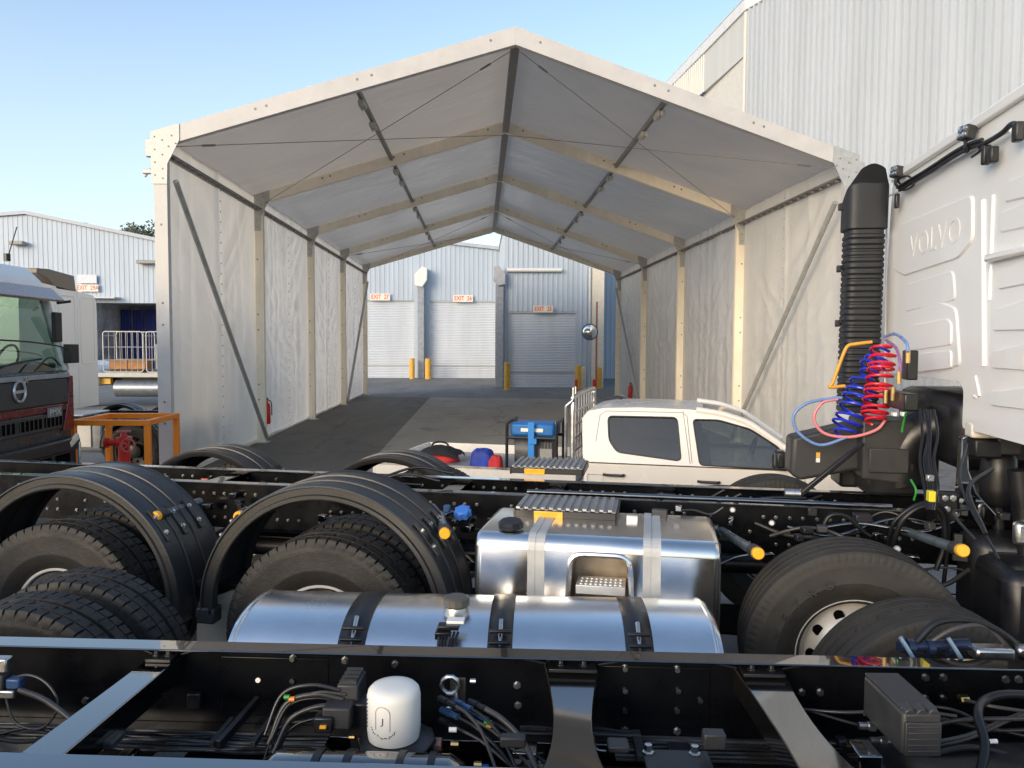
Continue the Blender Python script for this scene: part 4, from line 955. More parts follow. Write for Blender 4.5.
for px in (536, 652):
    q = F2.z(px, 560, 1.0); s = p2(px, 560, TT0).x; b = MB(); w_ = .043; path = [(TT1, TZ0+.1), (TT1, TZ1-rr_)] + [p for p in full[:7]] + [p for p in full[7:14]] + [(TT0, TZ0+rr_)]
    # outline from back top over the front
    arc1 = [(TT1-rr_+rr_*math.cos(R_(x)), TZ1-rr_+rr_*math.sin(R_(x))) for x in range(0, 91, 15)]; arc2 = [(TT0+rr_+rr_*math.cos(R_(x)), TZ1-rr_+rr_*math.sin(R_(x))) for x in range(90, 181, 15)]
    path = arc1+arc2+[(TT0, TZ0+rr_)]; off = .004
    for w0, w1, of in ((-w_, -.006, .005), (.006, w_, .005), (-.006, .006, .002)):
        vs = []
        for t, z in path:
            d = V((t-max(min(t, TT1-rr_), TT0+rr_), z-min(z, TZ1-rr_), 0)); d = d.normalized() if d.length > 1e-6 else V((0, 1, 0))
            if z <= TZ1-rr_+1e-5 and t < cx: d = V((-1, 0, 0))
            vs += [(s+w0, t+d.x*of, z+d.y*of), (s+w1, t+d.x*of, z+d.y*of)]
        b.add(vs, [(2*i, 2*i+1, 2*i+3, 2*i+2) for i in range(len(path)-1)])
    o = b.build('tank_strap', STRAP, tk2, smooth=0, fixn=False); sm = o.modifiers.new('thick', 'SOLIDIFY'); sm.thickness = .005; sm.offset = 1
q = p2(511, 527, -.80)
MB().lathe([(-.05, .06), (.0, .056), (.012, .05), (.03, .05)], (q.x, -.80, TZ1-.02), (0, -.25, 1), 24).build('filler_neck', ALUT, tk2)
MB().lathe([(0, .05), (.0, .066), (.022, .066), (.034, .055), (.036, .001)], (q.x, -.806, TZ1+.012), (0, -.15, 1), 10).build('filler_cap', BLACKM, tk2, smooth=20)
# catwalk plates over the frame
def catwalk(pxs, t0, t1_, z, amber=True):
    a = F2.z(pxs[0], pxs[2], z).x; b_ = F2.z(pxs[1], pxs[2], z).x; mb = MB(); n = 12
    for k in range(n):
        x0 = a+(b_-a)*k/n; w_ = (b_-a)/n; mb.b2((x0+w_*.05, t0, z+.0), (x0+w_*.55, t1_, z+.014)); mb.b2((x0+w_*.5, t0+.001, z-.004), (x0+w_*1.0, t1_-.001, z+.002))
    o = mb.build('catwalk', mat('catwalk_alu', (.40, .40, .40), .35, metal=.6, var=.2), t2, bev=.002)
    m2 = MB(); m2.b2((a, t0-.012, z-.042), (b_, t0, z-.002)); m2.b2((a, t1_, z-.055), (b_, t1_+.012, z-.002)); m2.b2((a-.012, t0, z-.05), (a, t1_, z-.002)); m2.b2((b_, t0, z-.05), (b_+.012, t1_, z-.002)); m2.build('catwalk_frame', BLACKM, o, bev=.003)
    if amber: m3 = MB(); m3.b2((a+(b_-a)*.19, t0-.022, z-.048), (a+(b_-a)*.48, t0-.0125, z-.004)); m3.build('amber_reflector', AMBER, o, bev=.004)
    return o
catwalk((512, 616, 513), -.50, -.14, 1.425)
catwalk((508, 582, 470), TW2+.12, TW2+.55, 1.46)
MB().b2((.56, -.50, 1.375), (.62, -.46, 1.41)).b2((.92, -.50, 1.375), (.98, -.46, 1.41)).build('clip', WHITE, t2, bev=.004)
q = F2.t(554, 495, .12); MB().lathe([(-.03, .05), (0, .055), (.02, .05), (.032, .03), (.035, .001)], (q.x, .12, q.z-.015), (0, 0, 1), 24).build('breather_cap', WHITE, t2)
# blue adblue cap and neck
q = p2(463, 515, -.42); b = MB(); b.lathe([(-.10, .03), (-.02, .034), (0, .034)], q, (0, -.5, 1), 16); b.build('adblue_neck', BLACKM, t2)
b = MB(); R0 = .048
for k in range(7): a = k*2*math.pi/7; ax = V((0, -.5, 1)).normalized(); u_ = V((1, 0, 0)); v_ = ax.cross(u_); b.tube([q+(u_*math.cos(a)+v_*math.sin(a))*.038, q+(u_*math.cos(a)+v_*math.sin(a))*.038+ax*.035], .014, 8)
b.lathe([(0, .001), (0, .042), (.038, .042), (.044, .036), (.045, .001)], q, (0, -.5, 1), 21); b.build('adblue_cap', mat('blue_cap', (.06, .20, .62), .45), t2, smooth=40)
for (px, py, r) in ((447, 509, .02), (455, 560, .03), (425, 560, .028)): q = p2(px, py, -.3); MB().box(q, (r*2, r*2, r*2.4)).build('blue_fitting', mat('dull_blue', (.05, .12, .28), .5), t2, bev=.008)
# clutter along truck 2: valves, hoses, brackets on the near web and between rails
def clut2(n, pxa, pxb, pya, pyb, ta, tb):
    for k in range(n):
        px, py, t = random.uniform(pxa, pxb), random.uniform(pya, pyb), random.uniform(ta, tb)
        boxpx(px, py, t, (random.uniform(.02, .09), random.uniform(.03, .07), random.uniform(.02, .06)), random.choice((BLACKM, PLAST, BLACK, BLACK, BLACKM if k % 9 else PLAST)), 'bracket', .005, random.uniform(-.3, .3), t2, F2)
clut2(16, 640, 740, 505, 590, -.35, -.06); clut2(34, 760, 1024, 510, 640, -.5, -.1); clut2(14, 215, 430, 500, 560, -.2, -.03); clut2(10, 440, 480, 520, 600, -.4, -.1); clut2(10, 100, 240, 480, 560, -.2, .1)
def hz2(n, pxa, pxb, pya, pyb, ta, tb, L_=(60, 160), lift=.05):
    for k in range(n):
        px, py, t = random.uniform(pxa, pxb), random.uniform(pya, pyb), random.uniform(ta, tb); l = random.uniform(*L_)
        a = p2(px, py, t); c = p2(px+l, py+random.uniform(-15, 15), t+random.uniform(-.1, .1)); h1 = V((0, random.uniform(-.06, .04), random.uniform(-.06, lift))); h2 = V((0, random.uniform(-.06, .04), random.uniform(-.08, .06)))
        hose([a, a.lerp(c, .3)+h1, a.lerp(c, .7)+h2, c], random.choice((.007, .010, .013, .009)), random.choice((HOSE, HOSE, PIPE, HOSE, BLACK)), t2)
hz2(5, 720, 940, 518, 545, -.2, .0); hz2(6, 860, 980, 560, 640, -.4, -.2); hz2(5, 640, 700, 510, 580, -.25, -.06, (30, 60)); hz2(7, 420, 450, 500, 600, -.35, -.1, (20, 45)); hz2(8, 180, 330, 482, 490, .1, .45, (60, 140), -.02); hz2(5, 420, 560, 492, 500, .1, .4, (60, 120), -.02); hz2(5, 640, 760, 500, 508, .1, .4, (60, 120), -.02)
for (px, py) in ((205, 480), (310, 482), (206, 483)): q = p2(px, py, .3); MB().tube([q-V((.025, 0, 0)), q+V((.025, 0, 0))], .012, 8).build('hose_fitting', mat('orange_red', (.6, .12, .05), .4), t2)
# black arcs of hose near the cab
hose([p2(892, 548, -.3), p2(903, 520, -.35), p2(925, 506, -.35), p2(942, 515, -.32), p2(944, 545, -.3), p2(936, 570, -.3)], .014, HOSE, t2)
hose([p2(888, 545, -.25), p2(896, 520, -.3), p2(925, 503, -.3), p2(948, 520, -.25), p2(942, 600, -.2)], .011, HOSE, t2)
hose([p2(822, 530, -.2), p2(830, 516, -.2), p2(848, 517, -.2), p2(868, 535, -.2), p2(890, 540, -.2)], .012, HOSE, t2)
hose([p2(770, 536, -.1), p2(800, 528, -.15), p2(825, 530, -.15), p2(850, 540, -.2)], .010, HOSEG, t2)
for (px, py, t) in ((897, 549, -.4), (733, 510, .0), (772, 523, -.1)): q = p2(px, py, t); MB().lathe([(0, .001), (0, .018), (.02, .018), (.03, .012), (.03, .001)], q, (-.2, -1, .2), 12).build('plug_end', STRAP, t2)

# ---- cab
CS = 2.74; CT0, CT1, CZ0, CZ1 = -1.0, 1.42, 1.93, 3.53
c2 = lambda px, py: F2.s_(px, py, CS)
cab = None
outer = [(CT0, CZ0), (.19, CZ0+.0), (.22, 1.95), (.22, 2.06), (.26, 2.10), (CT1, 2.10), (CT1+.02, 2.3), (CT1-.05, CZ1-.12), (CT1-.14, CZ1), (CT0+.1, CZ1-.0), (CT0, CZ1-.14)]
q = c2(962, 400); q3 = c2(962, 428); ql = c2(878, 394)
outer = rpoly([(CT0, q3.z), (q3.y, q3.z), (q3.y, q.z+.06), (q3.y+.06, q.z+.10), (CT1, q.z+.10), (CT1+.01, 2.9), (CT1-.06, CZ1), (CT0+.06, CZ1), (CT0-.01, 2.9)], [.03, .03, .04, .03, .04, .4, .08, .08, .4], 4)
mb = MB(); mb.prism(outer, lambda a, b, d: V((CS+d+ (.0 if d < .1 else 0), a, b)), 0.0, 2.0)
cab = mb.build('cab', CABW, t2, bev=.03, smooth=35, seg=3)
cp = lambda px, py: c2(px, py)
def bead(pts, r=.010, closed=False, n=0):
    q = [c2(*p) for p in pts]
    if n: q = spline(q, n)
    return MB().tube([V((CS-.001, p.y, p.z)) for p in q], r, 8, closed=closed)
allb = MB()
def addb(pts, **k): m_ = bead(pts, **k); allb.add(m_.v, m_.f)
def pane(pts, depth=.012, rnd=.05):
    q = [c2(*p) for p in pts]; pl = rpoly([(a.y, a.z) for a in q], rnd, 4); n = len(pl); cy = sum(p[0] for p in pl)/n; cz_ = sum(p[1] for p in pl)/n
    ins = []
    for (a, b) in pl: d = V((cy-a, cz_-b, 0)); d = d.normalized()*.020; ins.append((a+d.x, b+d.y))
    m_ = MB(); m_.add([V((CS-.0005, a, b)) for a, b in pl] + [V((CS-depth, a, b)) for a, b in ins], [(i, (i+1) % n, (i+1) % n+n, i+n) for i in range(n)])
    tri = tessellate_polygon([[V((a, b, 0)) for a, b in ins]]); m_.add([V((CS-depth, a, b)) for a, b in ins], [tuple(t) for t in tri])
    allb.add(m_.v, m_.f)
pane([(893, 228), (975, 194), (975, 240), (960, 258), (905, 276), (893, 268)])
pane([(905, 285), (955, 270), (957, 300), (905, 312)], .008)
pane([(897, 330), (905, 315), (940, 300), (958, 308), (962, 366), (897, 378)], .010)
pane([(905, 338), (915, 325), (950, 318), (955, 322), (955, 345), (905, 352)], .018, .03)
pane([(905, 362), (915, 354), (955, 350), (955, 368), (905, 374)], .018, .03)
for (a, b, c_, d) in ((1005, 175, 1040, 195), (1000, 205, 1040, 228), (998, 262, 1040, 282)): pane([(a, b+8), (d+300 if 0 else 1040, b-8), (1040, c_*0+b+20), (a, b+28)], .010, .03)
pane([(993, 310), (1045, 296), (1045, 330), (993, 331)], .012, .03); pane([(992, 352), (1045, 340), (1045, 372), (992, 368)], .012, .03); pane([(990, 392), (1045, 386), (1045, 412), (990, 405)], .012, .03)
addb([(984, 200), (985, 366)], r=.014); addb([(994, 195), (990, 300)], r=.010); addb([(887, 215), (885, 390)], r=.008); addb([(976, 376), (980, 396), (977, 398), (974, 396)], r=.007); addb([(882, 200), (1010, 130)], r=.008)
allb.build('pressed_panel', CABW, cab, smooth=30)
# wide pillar step on right half of the back wall
a = c2(990, 240); b_ = c2(985, 366)
MB().b2((CS-.05, CT0, a.z-.12), (CS-.0005, a.y-.05, a.z-.08)).build('panel_step', CABW, cab, bev=.012)
q = c2(935, 240); q0 = c2(905, 252); q1 = c2(968, 226)
sc_ = (q0.y-q1.y)
def emb(x, y, z): return V((CS-.012-z-.002, q.y-x, q.z+y))
text_mesh('VOLVO', .21, emb, ext=.001, bold=.0, sx=1.15, sp=1.12).build('lettering', CABW, cab, smooth=0, fixn=False)
# roof gutter lip
a = CZ1
MB().b2((CS-.03, CT0+.05, CZ1-.03), (CS+.05, CT1-.12, CZ1+.03)).build('roof_lip', CABW, cab, bev=.012)
# work lamps and loom along the top
for (px, py) in ((967, 133), (897, 172)):
    q = F2.s_(px, py, CS-.06); o = MB().box((0, 0, 0), (.06, .075, .075)).build('work_lamp', PLAST, cab, bev=.008, loc=q+V((0, 0, .0)))
    o.rotation_euler = (0, R_(10), R_(20))
    b = MB()
    for i in (-1, 1):
        for j in (-1, 1): b.lathe([(0, .001), (.004, .013), (-.004, .016)], (-.031, i*.017, j*.017), (-1, 0, 0), 12)
    b.build('lens', STEEL, o)
    MB().tube([(0.0, 0, -.035), (.0, -.01, -.085), (.02, -.01, -.10)], .010, 8).build('stalk', BLACKM, o)
lp = [F2.s_(px, py, CS-.045) for px, py in ((900, 190), (908, 185), (930, 172), (955, 156), (970, 148), (985, 143), (1002, 133), (1012, 124), (1020, 126))]
hose(lp, .013, HOSE, t2, 'cable', 6); hose([p+V((-.01, .01, .02)) for p in lp[:6]], .010, HOSE, t2, 'cable', 6)
hose([F2.s_(px, py, CS-.05) for px, py in ((902, 186), (898, 180), (908, 176), (914, 184), (905, 190), (897, 188))], .007, HOSE, t2, 'cable', 6)
hose([F2.s_(px, py, CS-.05) for px, py in ((965, 152), (962, 148), (972, 143), (980, 150), (972, 157))], .007, HOSE, t2, 'cable', 6)
for (px, py, d) in ((986, 155, (.04, .035, .10)), (993, 155, (.04, .05, .08)), (897, 201, (.03, .035, .10)), (1018, 132, (.04, .05, .09))):
    q = F2.s_(px, py, CS-.045); MB().box(q, d).build('clip', BLACKM, cab, bev=.008)
# rain-guarded air intake behind the cab's far corner
prof_i = []
def intake(u, v):
    z = 3.60 - 1.75*v - .9*(math.cos(2*math.pi*u)*.14+.14)*max(0, 1-v*6)
    body = 1.0 if v < .26 else 0
    w0, w1 = 1.42, 1.80
    rib = 0 if v < .27 else .008*(abs(((v*42) % 1)-.5) < .36)
    top = max(0, (.06-v)/.06); a = 2*math.pi*u
    hw, hd = .115+(.02 if v < .25 else 0)+rib, .12+(.02 if v < .25 else 0)+rib
    c, s = math.cos(a), math.sin(a); k = 1/max(abs(c)**6+abs(s)**6, 1e-6)**(1/6)
    sq = 1-.35*top
    return V((CS-.20+hd*s*k*sq+.0, 1.30+hw*c*k*sq - .12*top + .05*v, z))
mb = MB(); mb.grid(intake, 40, 200); top_ = [intake(i/40, 0) for i in range(40)]; mb.add(top_, [tuple(range(40))])
it = mb.build('air_intake', PLASTB, cab, smooth=40)
b = MB(); 
for z in (2.5, 2.9, 3.35): q = V((CS-.35, 1.36, z)); b.box(q, (.03, .04, .05))
b.build('intake_clip', BLACKM, it, bev=.004)
MB().box((3.35, -.55, .92), (1.3, .42, .72)).box((3.2, -.25, 1.1), (1.0, .3, .5)).build('gearbox', BLACKM, t2, bev=.06)
# engine tunnel darkness and parts under the cab
MB().box((CS+.35, .75, 1.83), (.6, 1.1, .45)).build('engine_cover', BLACKM, t2, bev=.08)
MB().box((CS+.9, .3, 1.35), (1.2, 1.0, .6)).build('engine', BLACKM, t2, bev=.06)
b = MB(); q = F2.s_(925, 440, CS-.1); b.tube(spline([V((CS+.2, .55, 1.86)), V((CS+.0, .60, 1.80)), V((CS-.12, .62, 1.62)), V((CS-.10, .62, 1.45))], 6), .13, 18); b.build('air_duct', BLACKM, t2)
# air filter / battery housing left of the cab
def hpoly(pxs, t0, t1_, m, nm, bev=.03):
    q = [p2(px, py, t0) for px, py in pxs]; return MB().prism([(a.x, a.z) for a in q], lambda a, b, d: V((a, d, b)), t0, t1_).build(nm, m, t2, bev=bev, seg=3)
hs = hpoly([(792, 438), (862, 422), (862, 470), (800, 481), (790, 474)], .62, .86, PLAST, 'filter_housing', .025)
hs = hpoly([(862, 420), (916, 421), (914, 487), (862, 480)], .50, .86, PLAST, 'filter_housing', .02)
q = p2(889, 461, .49); MB().box((q.x, .495, q.z), (.24, .02, .16)).build('housing_cover', PLAST, t2, bev=.02)
q = p2(818, 457, .615); mb = MB(); mb.b2((q.x-.012, .612, q.z-.004), (q.x+.012, .6185, q.z+.03)); mb.cur = 1; mb.b2((q.x-.012, .612, q.z-.035), (q.x+.012, .6185, q.z-.006)); mb.build('warning_sticker', [YELLOW, WHITE], t2, smooth=0)
b = MB(); b.bar(p2(797, 497, .3), p2(863, 443, .35), .035, .03); b.build('stay_bar', BLACKM, t2, bev=.006)
q = p2(800, 494, .3); MB().tube([q-V((.09, 0, 0)), q], .030, 14).build('mirror_end', ALUT, t2)
MB().box((2.62, .95, 1.56), (.62, .3, .36)).box((2.55, .66, 1.50), (.3, .3, .22)).build('battery_box', BLACKM, t2, bev=.02)
# air couplings bracket with gladhands
q = F2.s_(910, 365, 2.5); MB().box(q, (.06, .10, .17)).build('coupling_block', BLACKM, t2, bev=.01)
q = F2.s_(900, 400, 2.5); MB().box(q, (.08, .42, .10)).build('coupling_bracket', BLACKM, t2, bev=.01)
for (px, py, c, r) in ((894, 414, CABW, .02), (903, 414, CABW, .02)): q = F2.s_(px, py, 2.44); MB().box(q, (.02, .05, .022)).build('label_tag', c, t2, bev=.002)
for (px, py) in ((908, 354), (899, 375), (893, 392), (886, 395)): q = F2.s_(px, py, 2.44); MB().tube([q-V((0, 0, .05)), q+V((0, 0, .03))], .013, 10).build('hose_fitting', BRASS, t2)
hose([F2.s_(px, py, 2.42) for px, py in ((906, 412), (903, 425), (902, 432))], .006, GREEN, t2)
hose([F2.s_(px, py, 2.40) for px, py in ((911, 480), (916, 490), (914, 500))], .006, GREEN, t2)
# suzi coils
def coil(pa, pb, r, turns, m, tr=.0075, sq=1.0):
    a, b_ = V(pa), V(pb); d = (b_-a); ax = d.normalized(); u_ = V((.25, 1, 0)).normalized(); u_ = (u_-ax*u_.dot(ax)).normalized(); v_ = ax.cross(u_); n = int(turns*18); pts = []
    for i in range(n+1):
        k = i/n; an = 2*math.pi*turns*k; e = min(1, min(k, 1-k)*turns*1.2)
        pts.append(a+d*k + (u_*math.cos(an)*r+v_*math.sin(an)*r*sq)*(.4+.6*e) + V((0, 0, .01*math.sin(an*.31))))
    return pts
qa = p2(873, 424, .40); qb = p2(884, 346, .52)
MB().tube(coil(qa, qb, .074, 11, REDC), .0085, 7).build('coiled_air_hose', REDC, t2, fixn=False)
qc = p2(842, 436, .50); qd = p2(866, 376, .56); qe = p2(884, 348, .60)
MB().tube(coil(qc, qd, .085, 7, BLUEC)+coil(qd, qe, .07, 4, BLUEC), .0085, 7).build('coiled_air_hose', BLUEC, t2, fixn=False)
hose([p2(px, py, .46) for px, py in ((848, 437), (820, 445), (798, 432), (794, 415), (808, 403), (835, 398), (842, 398))], .010, LBLUEC, t2, 'hose', 10)
hose([p2(px, py, .46) for px, py in ((887, 418), (876, 430), (850, 437), (824, 433), (814, 418), (822, 403), (838, 399))], .010, PINKC, t2, 'hose', 10)
hose([F2.s_(px, py, 2.42) for px, py in ((884, 337), (895, 334), (906, 342), (908, 352))], .009, LBLUEC, t2, 'hose', 8)
hose([F2.s_(px, py, 2.42) for px, py in ((886, 340), (896, 348), (900, 362), (900, 372))], .009, mat('mauve_hose', (.3, .12, .3), .3), t2, 'hose', 8)
b = MB(); b.tube(spline([p2(px, py, .85) for px, py in ((845, 386), (830, 387), (833, 382), (843, 355), (848, 346), (856, 344), (872, 342))], 8), .012, 12); b.build('grab_handle', mat('handle_orange', (.75, .36, .04), .4), t2)
# corrugated looms going down from the bracket
for k, (dx, r) in enumerate(((0, .010), (5, .007), (9, .007), (-5, .007), (2, .006))):
    hose([F2.s_(925+dx, 410, 2.5), F2.s_(928+dx+random.uniform(-3, 3), 435, 2.46), F2.s_(925+dx, 460, 2.42), F2.s_(929+dx, 485, 2.4), F2.s_(930+dx*.5, 510, 2.38)], r, HOSE, t2, 'cable')
q = F2.s_(931, 496, 2.33); MB().box(q, (.03, .045, .05)).build('connector', mat('yellow_tab', (.75, .6, .03), .4), t2, bev=.004)
q = F2.s_(930, 478, 2.33); MB().box(q, (.03, .03, .03)).build('connector', ALUT, t2, bev=.004)
# fin-shaped cab mount
pts = [(961, 436), (967, 434), (968, 470), (976, 492), (996, 514), (994, 525), (975, 524), (955, 516), (958, 480)]
q = [p2(px, py, -.22) for px, py in pts]
MB().prism([(a.x, a.z) for a in q], lambda a, b, d: V((a, d, b)), -.24, -.18).build('cab_mount', BLACK, t2, bev=.01)
q = p2(950, 506, -.2); b = MB(); b.box(q, (.14, .04, .16)); o = b.build('mount_plate', BLACKM, t2, bev=.006)
b = MB(); bolts(b, [p2(px, py, -.225) for px, py in ((945, 498), (953, 498), (960, 500), (947, 509), (956, 514), (944, 515))], (0, -1, 0), .012, .02); b.build('bolt', STEEL, o)
# cab air spring and white bracket
q = p2(997, 455, -.1); q2 = p2(997, 505, -.1)
pr = [(0, .07), (.02, .085), (.10, .092), (.18, .09), (.26, .085), (.28, .07), (.29, .03)]
MB().lathe([(0, .001)]+pr+[(.29, .001)], (q2.x, -.1, q2.z), (0, 0, 1), 28).build('air_spring', HOSE, t2)
q3_ = p2(1000, 525, -.1); MB().cyl((q2.x, -.1, q2.z), (q2.x+.02, -.1, q3_.z-.1), .03).build('damper', BLACKM, t2)
for (px, py, d, m_) in ((985, 448, (.14, .1, .10), BLACKM), (1006, 445, (.12, .1, .10), PLAST), (978, 430, (.10, .10, .08), CREAM), (1000, 432, (.14, .10, .06), CREAM)):
    q = p2(px, py, -.15); MB().box(q, d).build('spring_bracket', m_, t2, bev=.012)
MB().cyl(p2(1018, 470, -.4), p2(1035, 610, -.4), .05, seg=16).build('damper', BLACKM, t2)
q = p2(1022, 533, -.45); MB().box(q, (.08, .06, .12)).build('lamp_bracket', ALUT, t2, bev=.02)
for k in range(3):
    a = F2.s_(random.uniform(935, 1000), random.uniform(440, 520), 2.5); c = F2.s_(random.uniform(940, 1030), random.uniform(520, 560), 2.3)
    hose([a, a.lerp(c, .5)+V((-.06, .05, .03)), c], random.choice((.006, .009)), HOSE, t2)
b = MB()
for k in range(40):
    q = p2(random.uniform(950, 1020), random.uniform(545, 640), random.uniform(-.3, -.1)); b.bar(q, q+V((random.uniform(.01, .06), 0, random.uniform(-.01, .02))), .008, .006)
b.build('engine_bracket', BLACK, t2)
MB().b2((-3.4, .02, .60), (4.4, .55, .615)).b2((2.3, -1.0, .50), (4.4, 1.0, .515)).b2((.2, -.25, .55), (1.4, .02, .565)).build('shade_sheet', DARK, t2, bev=.003)  # added black sheets stand in for the shade beneath this truck
# axles, springs and driveline of truck 2
for s in (-.66, -2.12, 1.95): MB().tube([(s, -.5, .85), (s, 1.05, .85)], .08, 14).build('axle', BLACKM, t2)
MB().tube([(-2.1, .28, .9), (2.5, .28, .98)], .06, 14).build('propshaft', BLACKM, t2)
MB().tube([(-3.3, .15, 1.12), (2.4, .15, 1.12)], .02, 8).build('conduit', HOSE, t2)
for s in (-1.4,): MB().tube([(s-.35, .28, 1.1), (s+.35, .28, 1.1)], .13, 20).build('air_reservoir', BLACK, t2)

# ------------------------------------------------------------------ PICKUP
pu = empty('pickup_truck', (FP.o.x, FP.o.y, 0), R_(FP.deg), 'white double cab tray back pickup parked in the tent mouth behind the black chassis', 'pickup')
pp = lambda px, py, t=0: FP.t(px, py, t)
W = 1.72; BELT = 1.10
def lean(s, z):      # inward lean of the cabin side
    return 0 if z <= BELT else (z-BELT)*.34
def A2(px, py):      # side point with lean
    q = pp(px, py, 0.0)
    for _ in range(4): q = pp(px, py, lean(q.x, q.z))
    return (q.x, q.z)
top = [A2(*p) for p in ((582, 418), (588, 411), (604, 408), (640, 407.5), (690, 409.5), (722, 414.5), (748, 423), (797, 457))]
zr = [p for p in top]
s_rear = A2(584, 465)[0]; sB = top[-1][0]
side_out = [(s_rear-.01, BELT)] + top + [(sB+.02, BELT)]
wr = rpoly([A2(608, 416), A2(677, 417.5), A2(681, 461), A2(617, 452), A2(609, 440)], .05, 4)
wfr = rpoly([A2(693, 419.5), A2(718, 420), A2(750, 429), A2(778, 447), A2(787, 461), A2(788, 470), A2(700, 465)], .04, 4)
for sd_ in (0, 1):
    fn = (lambda a, b: V((a, lean(a, b), b))) if sd_ == 0 else (lambda a, b: V((a, W-lean(a, b), b)))
    o = MB().plate([side_out, wr, wfr], fn).build('body_side', UTEW, pu, smooth=0, fixn=False); sm = o.modifiers.new('thick', 'SOLIDIFY'); sm.thickness = .03; sm.offset = -1 if sd_ else 1
    for wn in (wr, wfr):
        MB().tube([fn(a, b)+V((0, (-.002 if sd_ == 0 else .002), 0)) for a, b in wn], .008, 6, closed=True).build('window_seal', HOSE, o)
        MB().plate([wn], lambda a, b: fn(a, b)+V((0, .012 if sd_ == 0 else -.012, 0))).build('window', GLASS if wn is wfr else GLASSD, o, smooth=0, fixn=False)
MB().plate([side_out, wr, wfr], lambda a, b: V((a, W-lean(a, b)-.035, b))).build('door_trim', mat('door_trim_grey', (.12, .11, .10), .8), pu, smooth=0, fixn=False)
MB().b2((s_rear, .02, .9), (sB, W-.02, .95)).build('cabin_floor', SEAT, pu)
# roof, as a sheet between the two side tops with crown
def roof(u, v):
    n = len(top)-1; f = u*n; i = min(int(f), n-1); k = f-i; a = V(top[i])*(1-k)+V(top[i+1])*k; z = a.y; y0, y1 = lean(0, z), W-lean(0, z)
    cr = .018*math.sin(math.pi*v)**.6 if 0 < v < 1 else 0
    return V((a.x, y0+(y1-y0)*v, z+cr*min(1, (z-BELT)*3)))
def roofp(u0, u1):
    return lambda u, v: roof(u0+(u1-u0)*u, v)
MB().grid(roofp(0, 4.4/7), 24, 20).build('roof', UTEW, pu, smooth=60, fixn=False)
MB().grid(roofp(4.4/7, 1), 16, 20).build('windscreen', GLASS, pu, smooth=60, fixn=False)
b = MB()
for v in (0.01, .99): b.tube([roof(4.2/7+.4*i/12, v) for i in range(13)], .035, 8)
b.build('windscreen_pillar', UTEW, pu)
# lower body with bonnet
bz = [(-.02, .42), (-.02, BELT), (sB+.02, BELT), (sB+.2, 1.08), (sB+.95, 1.0), (sB+1.08, .85), (sB+1.1, .5), (sB+1.0, .42)]
def arch(cx_, r, z0): return [(cx_+r*math.cos(R_(a)), z0+r*math.sin(R_(a))) for a in range(180, -1, -15)]
FWX = A2(720, 489)[0] + .02
lower = [(s_rear-.01, .42), (s_rear-.01, BELT), (sB+.02, BELT), (sB+.15, 1.10), (sB+.85, 1.03), (sB+1.0, .9), (sB+1.02, .5), (sB+.95, .42)]
MB().prism(lower, lambda a, b, d: V((a, d, b)), 0.0, W).build('lower_body', UTEW, pu, bev=.03, seg=3)
# black wheel arch flare as in the photo
pts = [pp(px, py, -.012) for px, py in ((698, 491), (705, 488), (718, 486.5), (735, 487.5), (750, 491), (756, 493))]
MB().tube(spline(pts, 4), .018, 8).build('arch_flare', BLACKM, pu)
# shut lines, handles
ln = lambda pts: [pp(px, py, 0.0)+V((0, -.003+lean(0, pp(px, py, 0).z), 0)) for px, py in pts]
for pts in (((595, 490), (596, 440), (600, 415), (606, 411), (682, 412.5), (687, 416), (692, 462), (693, 492)), ((683, 411), (690, 463), (693, 492)), ((812, 494), (800, 472), (796, 460))):
    q = [A2(*p) for p in pts]; MB().tube([V((a, lean(a, z)-.001, z)) for a, z in q], .0035, 5).build('door_shut_line', mat('seam_grey', (.25, .22, .19), .6), pu)
for (px, py) in ((613, 475), (708, 482)):
    q = pp(px, py, -.03); o = MB().tube([V((q.x-.10, -.02, q.z)), V((q.x-.06, -.045, q.z)), V((q.x+.09, -.045, q.z)), V((q.x+.11, -.015, q.z))], .014, 8).build('door_handle', BLACKM, pu)
    MB().lathe([(0, .05), (-.012, .04), (-.016, .001)], (q.x+.01, -.0005, q.z), (0, -1, 0), 20).build('handle_recess', UTEW, o)
MB().tube([V((s_rear+.04, -.004, .98)), V((s_rear+.04, -.004, .84)), V((s_rear+.20, -.004, .84)), V((s_rear+.20, -.004, .98))], .003, 5, closed=True).build('fuel_flap', mat('seam_grey', (.25, .22, .19), .6), pu)
MB().tube([V((s_rear+.02, -.004, BELT+.005)), V((sB, -.004, BELT+.005))], .005, 6).build('waist_moulding', BLACKM, pu)
q = pp(780, 459, -.12); MB().box((q.x, -.12, q.z), (.10, .20, .17)).build('side_mirror', BLACKM, pu, bev=.03)
q = pp(770, 474, 0)
# interior: seats, wheel, far mirror
for s_ in (.35, 1.32):
    for t_ in (.42, 1.28):
        b = MB(); b.box((s_, t_, .98), (.14, .48, .62), Matrix.Rotation(-.2, 3, 'Y')); b.box((s_-.09, t_, 1.34), (.08, .26, .18)); b.box((s_+.25, t_, .72), (.5, .48, .14)); b.build('seat', SEAT, pu, bev=.04)
MB().box((sB-.05, W/2, 1.02), (.35, W-.1, .14)).build('dashboard', BLACKM, pu, bev=.04)
c = V((sB-.35, 1.28, 1.10)); MB().tube([c+V((.05*math.sin(a*.314), .19*math.cos(a*.314), .17*math.sin(a*.314))) for a in range(20)], .014, 8, closed=True).build('steering_wheel', BLACKM, pu)
MB().lathe([(0, .001), (.006, .09), (.02, .10), (.03, .001)], (A2(727, 442)[0]+.12, W+.13, 1.24), (1, 0, 0), 24).build('far_mirror', ALU, pu)
